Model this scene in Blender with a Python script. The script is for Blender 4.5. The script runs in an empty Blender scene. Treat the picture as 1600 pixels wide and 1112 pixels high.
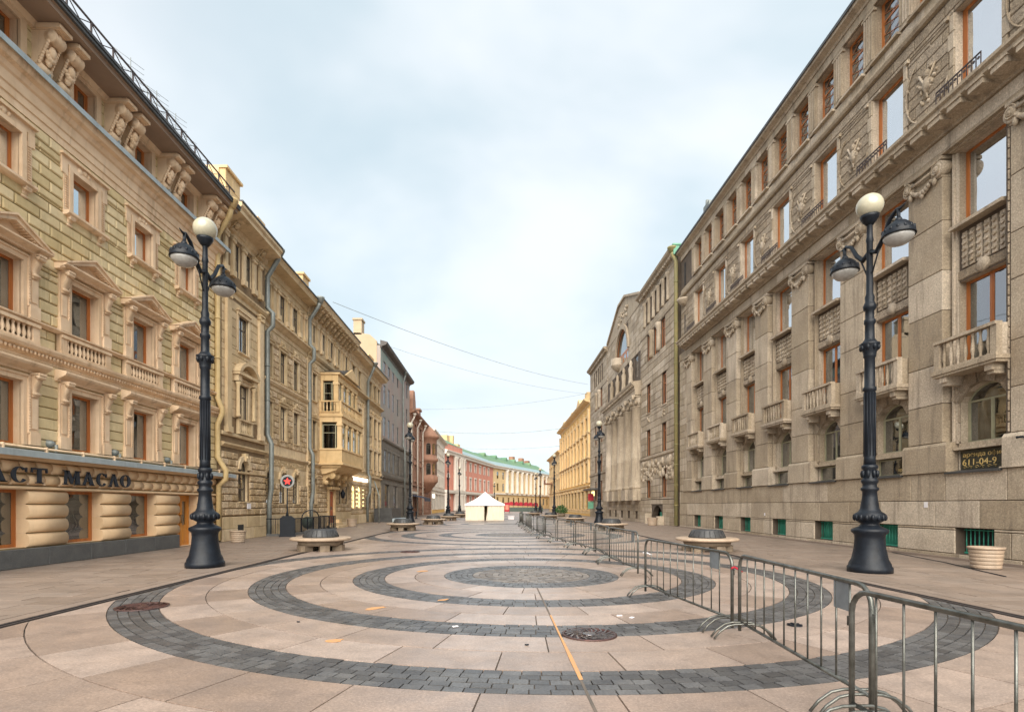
import bpy, bmesh, math, random
from mathutils import Vector, Matrix
random.seed(11)
R = math.radians
scene = bpy.context.scene
col = scene.collection

# ------------------------------------------------------------------ camera
cam_d = bpy.data.cameras.new("camera"); cam = bpy.data.objects.new("camera", cam_d); col.objects.link(cam)
cam.location = (0, 0, 1.7); cam.rotation_euler = (R(90), 0, 0)
cam_d.sensor_width = 36; cam_d.lens = 850 / 1600 * 36
cam_d.shift_x = 22 / 1600; cam_d.shift_y = 233 / 1600
cam_d.clip_start = 0.1; cam_d.clip_end = 3000
scene.camera = cam

# ------------------------------------------------------------------ sky and sun
SUN_EL, SUN_AZ = 36, 183          # azimuth clockwise from +Y (the way the camera looks)
world = bpy.data.worlds.new("World"); scene.world = world; world.use_nodes = True
wn, wl = world.node_tree.nodes, world.node_tree.links
wn.clear()
wo = wn.new("ShaderNodeOutputWorld"); wb = wn.new("ShaderNodeBackground")
sky = wn.new("ShaderNodeTexSky"); sky.sky_type = 'NISHITA'; sky.sun_disc = False
sky.sun_elevation = R(SUN_EL); sky.sun_rotation = R(SUN_AZ)
def wmath(op, a=None, b=None, va=0.0, vb=0.0):
    n = wn.new("ShaderNodeMath"); n.operation = op
    n.inputs[0].default_value = va; n.inputs[1].default_value = vb
    if a is not None: wl.new(a, n.inputs[0])
    if b is not None: wl.new(b, n.inputs[1])
    return n.outputs[0]
def wmix(f, a, b):
    n = wn.new("ShaderNodeMix"); n.data_type = 'RGBA'
    for i, s in ((0, f), (6, a), (7, b)):
        if isinstance(s, (tuple, float, int)): n.inputs[i].default_value = s
        else: wl.new(s, n.inputs[i])
    return n.outputs[2]
tc = wn.new("ShaderNodeTexCoord")
sep = wn.new("ShaderNodeSeparateXYZ"); wl.new(tc.outputs['Generated'], sep.inputs[0])
den = wmath('ADD', wmath('MAXIMUM', sep.outputs[2], None, 0, 0.0), None, 0, 0.22)
cmb = wn.new("ShaderNodeCombineXYZ")
wl.new(wmath('DIVIDE', sep.outputs[0], den), cmb.inputs[0]); wl.new(wmath('DIVIDE', sep.outputs[1], den), cmb.inputs[1])
nz = wn.new("ShaderNodeTexNoise"); nz.inputs['Scale'].default_value = 0.95; nz.inputs['Detail'].default_value = 5; nz.inputs['Roughness'].default_value = 0.48; nz.inputs['Distortion'].default_value = 0.25
wl.new(cmb.outputs[0], nz.inputs['Vector'])
nr = wn.new("ShaderNodeMapRange"); nr.inputs[1].default_value = 0.38; nr.inputs[2].default_value = 0.62; nr.interpolation_type = 'SMOOTHSTEP'
wl.new(nz.outputs[0], nr.inputs[0])
nz2 = wn.new("ShaderNodeTexNoise"); nz2.inputs['Scale'].default_value = 0.33; nz2.inputs['Detail'].default_value = 2
wl.new(cmb.outputs[0], nz2.inputs['Vector'])
nr2 = wn.new("ShaderNodeMapRange"); nr2.inputs[1].default_value = 0.36; nr2.inputs[2].default_value = 0.62; nr2.interpolation_type = 'SMOOTHSTEP'
wl.new(nz2.outputs[0], nr2.inputs[0])
skys = wn.new("ShaderNodeVectorMath"); skys.operation = 'SCALE'; skys.inputs['Scale'].default_value = 0.10; wl.new(sky.outputs[0], skys.inputs[0])
side = wmath('MULTIPLY_ADD', sep.outputs[0], None, 0, -0.55)
side.node.inputs[2].default_value = 0.0
warmth = wmath('ADD', nr2.outputs[0], side); warmth.node.use_clamp = True
cloudA = wmix(warmth, (0.150, 0.192, 0.212, 1), (0.262, 0.255, 0.262, 1))
cloud = wmix(nr.outputs[0], cloudA, (0.262, 0.272, 0.280, 1))
low = wmath('SUBTRACT', None, wmath('MULTIPLY', sep.outputs[2], None, 0, 1.6), 1.0)
low = wmath('MULTIPLY', wmath('MAXIMUM', low, None, 0, 0.0), None, 0, 0.45)
cloud = wmix(low, cloud, (0.212, 0.256, 0.270, 1))
wl.new(wmix(0.95, skys.outputs[0], cloud), wb.inputs[0]); wb.inputs[1].default_value = 0.84
wl.new(wb.outputs[0], wo.inputs[0])

sun_d = bpy.data.lights.new("sun", 'SUN'); sun = bpy.data.objects.new("sun", sun_d); col.objects.link(sun)
sun_d.energy = 1.5; sun_d.angle = R(66); sun_d.color = (1.0, 0.93, 0.82)
az, el = R(SUN_AZ), R(SUN_EL)
sd = Vector((math.sin(az) * math.cos(el), math.cos(az) * math.cos(el), math.sin(el)))
sun.rotation_euler = sd.to_track_quat('Z', 'Y').to_euler(); sun.location = (0, -20, 60)
scene.view_settings.view_transform = 'Standard'; scene.view_settings.look = 'None'
scene.view_settings.gamma = 1; scene.view_settings.use_curve_mapping = False
scene.view_settings.exposure = 2.22

# ------------------------------------------------------------------ materials
def material(name, a, b=None, rough=0.8, scale=2.0, speck=0.0, speck_scale=70, island=0.0, bump=0.0, bump_scale=12,
             streak=0.0, dirt=(0.05, 0.045, 0.04), metal=0.0, detail=5, bump_dist=0.02, spec=0.5, stretch=(1, 1, 1)):
    m = bpy.data.materials.new(name); m.use_nodes = True
    n, l = m.node_tree.nodes, m.node_tree.links
    p = n["Principled BSDF"]; p.inputs['Roughness'].default_value = rough; p.inputs['Metallic'].default_value = metal
    p.inputs['Specular IOR Level'].default_value = spec
    b = b or tuple(c * 0.8 for c in a)
    geo = n.new("ShaderNodeNewGeometry")
    def noise(sc, det=4, rg=0.55, st=(1, 1, 1)):
        mp = n.new("ShaderNodeMapping"); mp.inputs['Scale'].default_value = st; l.new(geo.outputs['Position'], mp.inputs[0])
        t = n.new("ShaderNodeTexNoise"); t.inputs['Scale'].default_value = sc; t.inputs['Detail'].default_value = det; t.inputs['Roughness'].default_value = rg
        l.new(mp.outputs[0], t.inputs['Vector']); return t.outputs[0]
    def rng(s, lo, hi, a0=0.0, a1=1.0):
        r = n.new("ShaderNodeMapRange"); r.inputs[1].default_value = lo; r.inputs[2].default_value = hi; r.inputs[3].default_value = a0; r.inputs[4].default_value = a1
        l.new(s, r.inputs[0]); return r.outputs[0]
    def mix(f, x, y, mode='MIX'):
        k = n.new("ShaderNodeMix"); k.data_type = 'RGBA'; k.blend_type = mode
        for i, s in ((0, f), (6, x), (7, y)):
            if isinstance(s, tuple): k.inputs[i].default_value = s + (1,) if len(s) == 3 else s
            elif isinstance(s, (int, float)): k.inputs[i].default_value = s
            else: l.new(s, k.inputs[i])
        return k.outputs[2]
    c = mix(rng(noise(scale, detail, 0.6, stretch), 0.33, 0.67), a, b)
    if speck:
        c = mix(rng(noise(speck_scale, 3, 0.7), 0.35, 0.65, speck, 0.0), c, tuple(x * 0.3 for x in a))
        c = mix(rng(noise(speck_scale * 1.7, 2, 0.6), 0.56, 0.7, 0.0, speck * 0.8), c, tuple(min(1, x * 1.7) for x in a))
    if island:
        oi = n.new("ShaderNodeObjectInfo")
        ad = n.new("ShaderNodeMath"); ad.operation = 'ADD'; l.new(oi.outputs['Random'], ad.inputs[0]); l.new(geo.outputs['Random Per Island'], ad.inputs[1])
        fr = n.new("ShaderNodeMath"); fr.operation = 'FRACT'; l.new(ad.outputs[0], fr.inputs[0])
        v = rng(fr.outputs[0], 0, 1, 1 - island, 1 + island)
        h = n.new("ShaderNodeHueSaturation"); l.new(c, h.inputs['Color']); l.new(v, h.inputs['Value'])
        l.new(rng(fr.outputs[0], 1, 0, 1 - island * 0.6, 1 + island * 0.6), h.inputs['Saturation']); c = h.outputs[0]
    if streak:
        c = mix(rng(noise(2.2, 5, 0.65, (1.6, 1.6, 0.16)), 0.52, 0.75, 0.0, streak), c, dirt)
        c = mix(rng(noise(0.45, 4, 0.6), 0.5, 0.75, 0.0, streak * 0.5), c, dirt)
    l.new(c, p.inputs['Base Color'])
    if bump:
        bp = n.new("ShaderNodeBump"); bp.inputs['Strength'].default_value = bump; bp.inputs['Distance'].default_value = bump_dist
        l.new(noise(bump_scale, 5, 0.65), bp.inputs['Height']); l.new(bp.outputs[0], p.inputs['Normal'])
    l.new(rng(noise(3.1, 3), 0.3, 0.7, max(0.05, rough - 0.08), min(1, rough + 0.08)), p.inputs['Roughness'])
    return m
def glass(name, tint=(0.55, 0.6, 0.6), clear=0.75, boost=1.0):
    m = bpy.data.materials.new(name); m.use_nodes = True
    n, l = m.node_tree.nodes, m.node_tree.links; n.clear()
    o = n.new("ShaderNodeOutputMaterial"); mx = n.new("ShaderNodeMixShader"); t = n.new("ShaderNodeBsdfTransparent"); g = n.new("ShaderNodeBsdfGlossy")
    t.inputs[0].default_value = tuple(c * clear for c in tint) + (1,)
    g.inputs['Color'].default_value = (0.93, 0.96, 1, 1); g.inputs['Roughness'].default_value = 0.02
    lw = n.new("ShaderNodeLayerWeight"); lw.inputs[0].default_value = 0.5
    pw = n.new("ShaderNodeMapRange"); pw.inputs[1].default_value = 0.0; pw.inputs[2].default_value = 1.0
    pw.inputs[3].default_value = 0.10 * boost; pw.inputs[4].default_value = min(0.85, 0.45 + 0.12 * boost)
    l.new(lw.outputs['Facing'], pw.inputs[0]); l.new(pw.outputs[0], mx.inputs[0])
    geo = n.new("ShaderNodeNewGeometry"); tn = n.new("ShaderNodeTexNoise"); tn.inputs['Scale'].default_value = 1.3; tn.inputs['Detail'].default_value = 1
    l.new(geo.outputs['Position'], tn.inputs['Vector'])
    bp = n.new("ShaderNodeBump"); bp.inputs['Strength'].default_value = 0.12; bp.inputs['Distance'].default_value = 0.03
    l.new(tn.outputs[0], bp.inputs['Height']); l.new(bp.outputs[0], g.inputs['Normal'])
    l.new(t.outputs[0], mx.inputs[1]); l.new(g.outputs[0], mx.inputs[2]); l.new(mx.outputs[0], o.inputs[0])
    return m
def glow(name, c, s):
    m = bpy.data.materials.new(name); m.use_nodes = True
    p = m.node_tree.nodes["Principled BSDF"]; p.inputs['Base Color'].default_value = c + (1,)
    p.inputs['Emission Color'].default_value = c + (1,); p.inputs['Emission Strength'].default_value = s
    return m

M = {}
M['slab'] = material('pink granite slab', (0.42, 0.318, 0.258), (0.29, 0.228, 0.195), 0.36, 1.6, 0.5, 34, 0.18, 0.25, 40, streak=0.55, dirt=(0.17, 0.13, 0.11), bump_dist=0.004)
M['sett'] = material('grey granite sett', (0.078, 0.078, 0.082), (0.125, 0.122, 0.12), 0.42, 2.5, 0.5, 40, 0.34, 0.35, 25, bump_dist=0.01)
M['sett_brown'] = material('brown granite sett', (0.20, 0.165, 0.135), (0.13, 0.12, 0.115), 0.5, 2.5, 0.3, 60, 0.3, 0.35, 25, bump_dist=0.01)
M['walk'] = material('pavement granite', (0.28, 0.212, 0.168), (0.21, 0.165, 0.135), 0.5, 1.1, 0.3, 45, 0.10, 0.2, 40, streak=0.25, dirt=(0.16, 0.13, 0.11), bump_dist=0.004)
M['joint'] = material('joint sand', (0.16, 0.125, 0.10), (0.10, 0.085, 0.07), 0.9, 3)
M['drain'] = material('iron drain channel', (0.07, 0.055, 0.05), (0.04, 0.035, 0.035), 0.6, 4, 0, 50, 0.1, 0.2)
M['iron_rust'] = material('rusty cast iron', (0.12, 0.055, 0.045), (0.06, 0.04, 0.04), 0.4, 9, 0, 50, 0.0, 0.3, metal=0.5)
M['paint_orange'] = material('orange survey paint', (0.62, 0.30, 0.10), (0.45, 0.26, 0.14), 0.7, 18)
M['granite'] = material('brown grey granite', (0.53, 0.435, 0.32), (0.42, 0.335, 0.24), 0.75, 1.1, 0.5, 17, 0.22, 0.6, 26, streak=0.75, dirt=(0.13, 0.10, 0.075))
M['granite_rough'] = material('rough hewn granite', (0.47, 0.375, 0.27), (0.31, 0.245, 0.175), 0.85, 3.0, 0.6, 18, 0.16, 1.0, 9, streak=0.4, dirt=(0.11, 0.085, 0.065), bump_dist=0.08)
M['granite_joint'] = material('granite joint', (0.12, 0.09, 0.065), (0.08, 0.06, 0.045), 0.9, 3)
M['sand'] = material('tawny sandstone', (0.70, 0.54, 0.33), (0.55, 0.40, 0.235), 0.8, 1.6, 0.2, 30, 0.12, 0.3, 18, streak=0.5, dirt=(0.19, 0.125, 0.07))
M['sand_rough'] = material('rough sandstone block', (0.66, 0.49, 0.30), (0.41, 0.285, 0.16), 0.88, 3.5, 0.3, 20, 0.2, 1.0, 8, streak=0.35, dirt=(0.16, 0.11, 0.07), bump_dist=0.07)
M['sand_joint'] = material('sandstone joint', (0.24, 0.16, 0.085), (0.17, 0.115, 0.065), 0.9, 3)
M['ochre'] = material('ochre plaster', (0.72, 0.52, 0.28), (0.60, 0.42, 0.215), 0.8, 1.5, 0, 30, 0.05, 0.2, 18, streak=0.4, dirt=(0.22, 0.14, 0.07))
M['brick'] = material('olive yellow plaster block', (0.74, 0.59, 0.34), (0.60, 0.47, 0.26), 0.8, 2.2, 0.12, 40, 0.15, 0.3, 30, streak=0.5, dirt=(0.22, 0.17, 0.09))
M['brick_joint'] = material('brown joint', (0.27, 0.19, 0.085), (0.21, 0.145, 0.07), 0.9, 3)
M['peach'] = material('peach stucco trim', (0.80, 0.60, 0.41), (0.69, 0.49, 0.31), 0.75, 1.8, 0.08, 40, 0.05, 0.3, 30, streak=0.6, dirt=(0.27, 0.17, 0.10))
M['peach_shop'] = material('tan painted shop front', (0.70, 0.49, 0.29), (0.63, 0.44, 0.26), 0.65, 1.8, 0.05, 40, 0.04, 0.1, 30, streak=0.2, dirt=(0.3, 0.2, 0.13))
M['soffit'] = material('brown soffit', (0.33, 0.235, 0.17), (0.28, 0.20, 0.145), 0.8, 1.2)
M['plinth'] = material('dark grey granite plinth', (0.13, 0.13, 0.125), (0.09, 0.09, 0.09), 0.6, 3, 0.35, 40, 0.05, 0.2)
M['wood'] = material('orange varnished wood', (0.50, 0.17, 0.04), (0.30, 0.095, 0.025), 0.4, 6, stretch=(1, 1, 0.1))
M['wood_door'] = material('honey varnished wood', (0.68, 0.28, 0.045), (0.52, 0.2, 0.035), 0.4, 6, stretch=(1, 1, 0.1))
M['wood_red'] = material('red brown door paint', (0.40, 0.10, 0.03), (0.3, 0.075, 0.025), 0.5, 6)
M['dark_frame'] = material('dark brown window wood', (0.07, 0.05, 0.04), (0.045, 0.034, 0.028), 0.5, 6)
M['white_frame'] = material('pale window paint', (0.58, 0.56, 0.5), (0.5, 0.48, 0.42), 0.5, 6)
M['olive_frame'] = material('olive window paint', (0.36, 0.34, 0.22), (0.28, 0.27, 0.18), 0.5, 6)
M['zinc'] = material('blue grey zinc sheet', (0.40, 0.46, 0.48), (0.32, 0.37, 0.39), 0.5, 3, streak=0.3, metal=0.1)
M['pipe'] = material('galvanised downpipe', (0.27, 0.29, 0.28), (0.18, 0.20, 0.19), 0.55, 2, streak=0.6, metal=0.4, dirt=(0.12, 0.1, 0.07))
M['pipe_yellow'] = material('yellow painted pipe', (0.55, 0.41, 0.20), (0.47, 0.34, 0.16), 0.6, 3, streak=0.25, dirt=(0.2, 0.13, 0.07))
M['pipe_olive'] = material('olive green painted pipe', (0.30, 0.245, 0.10), (0.22, 0.21, 0.10), 0.6, 3, streak=0.3)
M['green'] = material('copper green paint', (0.13, 0.33, 0.21), (0.09, 0.25, 0.17), 0.6, 3)
M['green_grate'] = material('green painted grate', (0.06, 0.38, 0.26), (0.04, 0.26, 0.18), 0.55, 5)
M['black'] = material('black cast iron paint', (0.010, 0.014, 0.021), (0.005, 0.007, 0.011), 0.42, 5, 0, 50, 0, 0.25, 45, spec=0.28)
M['rail'] = material('dark brown railing', (0.05, 0.03, 0.028), (0.03, 0.02, 0.02), 0.6, 5)
M['steel'] = material('galvanised barrier tube', (0.20, 0.205, 0.19), (0.085, 0.088, 0.078), 0.36, 9, 0, 50, 0.08, 0.1, 60, streak=0.5, dirt=(0.08, 0.06, 0.04), metal=0.75)
M['plate'] = material('grey barrier plate', (0.22, 0.25, 0.27), (0.16, 0.18, 0.2), 0.5, 7, metal=0.3)
M['bench'] = material('tan bench granite', (0.47, 0.35, 0.25), (0.38, 0.29, 0.21), 0.6, 4, 0.35, 45, 0.05, 0.2, streak=0.3)
M['bench_dark'] = material('brown bench pedestal', (0.25, 0.19, 0.13), (0.18, 0.135, 0.095), 0.7, 4, 0.35, 45, 0.05, 0.3)
M['hub'] = material('black bench hub', (0.03, 0.032, 0.036), (0.055, 0.055, 0.055), 0.5, 6)
M['lead'] = material('dark roof edge metal', (0.06, 0.06, 0.06), (0.035, 0.035, 0.035), 0.5, 3)
M['roof_green'] = material('green roof sheet', (0.10, 0.21, 0.13), (0.15, 0.24, 0.12), 0.6, 0.2, 0, 50, 0.1)
M['roof_blue'] = material('blue grey roof sheet', (0.20, 0.30, 0.32), (0.28, 0.35, 0.36), 0.5, 0.3)
M['roof_dark'] = material('dark roof sheet', (0.10, 0.085, 0.075), (0.07, 0.06, 0.055), 0.6, 1)
M['red_brick'] = material('rusty red roof tile', (0.33, 0.10, 0.06), (0.24, 0.08, 0.05), 0.8, 4)
M['pinkwall'] = material('salmon plaster', (0.64, 0.27, 0.19), (0.54, 0.22, 0.16), 0.8, 0.5)
M['whitetrim'] = material('off white stucco', (0.66, 0.60, 0.52), (0.58, 0.52, 0.45), 0.8, 0.6)
M['yellowwall'] = material('pale yellow plaster', (0.70, 0.52, 0.28), (0.62, 0.45, 0.24), 0.8, 0.5)
M['goldwall'] = material('golden yellow plaster', (0.82, 0.53, 0.17), (0.70, 0.43, 0.14), 0.8, 0.8, streak=0.25, dirt=(0.36, 0.2, 0.09))
M['goldtrim'] = material('cream yellow stucco', (0.76, 0.56, 0.30), (0.66, 0.46, 0.23), 0.8, 0.9, 0, 40, 0.05, streak=0.2, dirt=(0.4, 0.24, 0.12))
M['greywall'] = material('weathered grey plaster', (0.32, 0.30, 0.27), (0.36, 0.26, 0.23), 0.85, 0.35, 0.1, 20, 0, 0.3, 14, streak=0.5, dirt=(0.16, 0.17, 0.15))
M['teal'] = material('faded teal plaster', (0.22, 0.33, 0.30), (0.33, 0.32, 0.28), 0.85, 1.3)
M['darkstone'] = material('dark brown shop stone', (0.19, 0.165, 0.135), (0.13, 0.115, 0.095), 0.7, 1.5, 0.1, 30, 0.1, 0.2)
M['redstone'] = material('rust red sandstone', (0.36, 0.19, 0.12), (0.27, 0.14, 0.09), 0.8, 1.2, 0.1, 30, 0.1, 0.4, 12, streak=0.3)
M['cream'] = material('cream gable plaster', (0.47, 0.36, 0.24), (0.41, 0.31, 0.2), 0.85, 0.6)
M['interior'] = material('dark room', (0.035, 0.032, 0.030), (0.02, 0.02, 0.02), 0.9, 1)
M['curtain'] = material('pale curtain', (0.62, 0.60, 0.56), (0.54, 0.51, 0.46), 0.9, 1.5)
M['curtain_tan'] = material('tan blind', (0.24, 0.21, 0.145), (0.13, 0.115, 0.08), 0.9, 3.5)
M['curtain_dim'] = material('olive blind', (0.13, 0.125, 0.09), (0.08, 0.075, 0.055), 0.9, 3.5)
M['tent'] = material('cream tent canvas', (0.70, 0.62, 0.50), (0.64, 0.56, 0.44), 0.85, 1.5, 0, 50, 0, 0.4, 3, bump_dist=0.08)
M['tent_roof'] = material('white tent canvas', (0.82, 0.81, 0.80), (0.76, 0.75, 0.75), 0.8, 1.5)
M['red'] = material('crimson awning cloth', (0.42, 0.012, 0.03), (0.28, 0.01, 0.02), 0.7, 2)
M['navy'] = material('navy awning cloth', (0.03, 0.045, 0.08), (0.02, 0.03, 0.06), 0.7, 2)
M['white'] = material('white paper', (0.75, 0.72, 0.72), (0.7, 0.66, 0.68), 0.7, 5)
M['gold'] = material('gold lettering', (0.75, 0.55, 0.22), (0.68, 0.48, 0.18), 0.45, 5)
M['letter'] = material('navy sign letters', (0.012, 0.020, 0.034), (0.02, 0.028, 0.04), 0.45, 5)
M['signboard'] = material('dark green board', (0.05, 0.05, 0.035), (0.035, 0.035, 0.028), 0.35, 5)
M['leaf'] = material('planter leaves', (0.05, 0.13, 0.03), (0.03, 0.08, 0.02), 0.7, 6)
M['bronze'] = material('green bronze', (0.07, 0.10, 0.08), (0.04, 0.06, 0.05), 0.5, 5)
M['glass'] = glass('window glass', boost=1.0)
M['glass_sky'] = glass('bright window glass', boost=5.5)
M['glass_dark'] = glass('dark shop glass', (0.4, 0.45, 0.45), 0.6, 0.6)
M['globe'] = material('cream opal globe', (0.50, 0.46, 0.34), (0.38, 0.36, 0.28), 0.10, 4)
M['lens'] = material('smoky lamp bowl', (0.30, 0.29, 0.27), (0.42, 0.41, 0.39), 0.08, 7)
M['lit'] = glow('warm lit shop glass', (1.0, 0.72, 0.30), 0.55)
M['litwhite'] = glow('lit white sign', (1.0, 0.93, 0.80), 0.7)
M['redglow'] = glow('red star lamp', (0.85, 0.03, 0.02), 0.5)

# ------------------------------------------------------------------ mesh builder
class MB:
    def __init__(s): s.v = []; s.f = []; s.sm = []
    def add(s, vs, fs, smooth=False):
        o = len(s.v); s.v += [tuple(p) for p in vs]; s.f += [tuple(i + o for i in f) for f in fs]; s.sm += [smooth] * len(fs); return s
    def box(s, x0, x1, y0, y1, z0, z1):
        if x0 > x1: x0, x1 = x1, x0
        if y0 > y1: y0, y1 = y1, y0
        if z0 > z1: z0, z1 = z1, z0
        return s.add([(x0, y0, z0), (x1, y0, z0), (x1, y1, z0), (x0, y1, z0), (x0, y0, z1), (x1, y0, z1), (x1, y1, z1), (x0, y1, z1)],
                     [(0, 3, 2, 1), (4, 5, 6, 7), (0, 1, 5, 4), (1, 2, 6, 5), (2, 3, 7, 6), (3, 0, 4, 7)])
    def pillow(s, x0, x1, y0, y1, z0, z1, c):
        if x0 > x1: x0, x1 = x1, x0
        c = min(c, (x1 - x0) * .45, (z1 - z0) * .45)
        ym = y1 - min(c, (y1 - y0) * .9)
        return s.add([(x0, y0, z0), (x1, y0, z0), (x1, y0, z1), (x0, y0, z1), (x0, ym, z0), (x1, ym, z0), (x1, ym, z1), (x0, ym, z1),
                      (x0 + c, y1, z0 + c), (x1 - c, y1, z0 + c), (x1 - c, y1, z1 - c), (x0 + c, y1, z1 - c)],
                     [(0, 4, 5, 1)[::-1], (1, 5, 6, 2)[::-1], (2, 6, 7, 3)[::-1], (3, 7, 4, 0)[::-1], (4, 8, 9, 5)[::-1], (5, 9, 10, 6)[::-1], (6, 10, 11, 7)[::-1], (7, 11, 8, 4)[::-1], (8, 11, 10, 9)])
    def prism(s, pts, axis, a0, a1, smooth=False):
        n = len(pts)
        def P(p, a):
            if axis == 'x': return (a, p[0], p[1])
            if axis == 'y': return (p[0], a, p[1])
            return (p[0], p[1], a)
        vs = [P(p, a0) for p in pts] + [P(p, a1) for p in pts]
        fs = [(i, (i + 1) % n, n + (i + 1) % n, n + i) for i in range(n)]
        s.add(vs, fs, smooth); return s.add(vs, [tuple(range(n))[::-1], tuple(range(n, 2 * n))])
    def lathe(s, prof, n=12, c=(0, 0, 0), axis='z', smooth=True, sy=1.0):
        vs, fs = [], []
        for r, z in prof:
            for i in range(n):
                a = 2 * math.pi * i / n; x, y = r * math.cos(a), r * math.sin(a) * sy
                if axis == 'z': vs.append((c[0] + x, c[1] + y, c[2] + z))
                elif axis == 'y': vs.append((c[0] + x, c[1] + z, c[2] + y))
                else: vs.append((c[0] + z, c[1] + x, c[2] + y))
        for k in range(len(prof) - 1):
            for i in range(n):
                j = (i + 1) % n; fs.append((k * n + i, k * n + j, (k + 1) * n + j, (k + 1) * n + i))
        s.add(vs, fs, smooth)
        return s.add(vs, [tuple(range(n))[::-1], tuple((len(prof) - 1) * n + i for i in range(n))], False)
    def ball(s, c, r, n=8, m=5, sc=(1, 1, 1)):
        prof = [(max(1e-3, math.sin(math.pi * k / m)), -math.cos(math.pi * k / m)) for k in range(m + 1)]
        vs, fs = [], []
        for rr, z in prof:
            for i in range(n):
                a = 2 * math.pi * i / n; vs.append((c[0] + r * rr * math.cos(a) * sc[0], c[1] + r * rr * math.sin(a) * sc[1], c[2] + r * z * sc[2]))
        for k in range(m):
            for i in range(n):
                j = (i + 1) % n; fs.append((k * n + i, k * n + j, (k + 1) * n + j, (k + 1) * n + i))
        return s.add(vs, fs, True)
    def tube(s, pts, r, n=6, smooth=True, cap=True):
        pts = [Vector(p) for p in pts]; rs = r if isinstance(r, (list, tuple)) else [r] * len(pts)
        vs, fs = [], []; up = None
        for k, p in enumerate(pts):
            t = (pts[min(k + 1, len(pts) - 1)] - pts[max(k - 1, 0)]).normalized()
            if up is None: up = Vector((0, 0, 1)) if abs(t.z) < .9 else Vector((1, 0, 0))
            u = t.cross(up).normalized(); w = u.cross(t).normalized(); up = w
            for i in range(n):
                a = 2 * math.pi * i / n + math.pi / n; vs.append(p + u * math.cos(a) * rs[k] + w * math.sin(a) * rs[k])
        for k in range(len(pts) - 1):
            for i in range(n):
                j = (i + 1) % n; fs.append((k * n + i, k * n + j, (k + 1) * n + j, (k + 1) * n + i))
        s.add(vs, fs, smooth)
        if cap: s.add(vs, [tuple(range(n))[::-1], tuple((len(pts) - 1) * n + i for i in range(n))], False)
        return s
    def bar(s, p, q, w, h=None):
        return s.tube([p, q], w * .7071, 4, False)
    def mesh(s, name, mat):
        me = bpy.data.meshes.new(name); me.from_pydata(s.v, [], s.f); me.materials.append(mat)
        me.polygons.foreach_set('use_smooth', s.sm)
        bm = bmesh.new(); bm.from_mesh(me); bmesh.ops.remove_doubles(bm, verts=bm.verts, dist=1e-5)
        bmesh.ops.recalc_face_normals(bm, faces=bm.faces); bm.to_mesh(me); bm.free()
        return me
def link(o, parent=None):
    col.objects.link(o)
    if parent is not None: o.parent = parent
    return o
def mk(name, mb, mat, parent=None, loc=(0, 0, 0), rz=0, me=None):
    o = bpy.data.objects.new(name, me or mb.mesh(name, M[mat])); o.location = loc; o.rotation_euler = (0, 0, rz)
    return link(o, parent)
def tag(o, label=None, cat=None, group=None, kind=None):
    if label: o['label'] = label
    if cat: o['category'] = cat
    if group: o['group'] = group
    if kind: o['kind'] = kind
    return o
def thing(name, label, cat, loc=(0, 0, 0), rz=0, group=None):
    o = bpy.data.objects.new(name, None); o.empty_display_size = 0.2; o.location = loc; o.rotation_euler = (0, 0, rz); link(o)
    return tag(o, label, cat, group)
def copy_tree(o, parent=None):
    c = o.copy(); col.objects.link(c)
    if parent is not None: c.parent = parent
    for ch in o.children: copy_tree(ch, c)
    return c
def repeat(proto, locs):
    """move the first to locs[0], copies to the rest (same parent)"""
    kids = list(proto.children)
    for l in locs[1:]:
        c = proto.copy(); col.objects.link(c); c.location = l
        for k in kids: copy_tree(k, c)
    proto.location = locs[0]
    return proto

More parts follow.
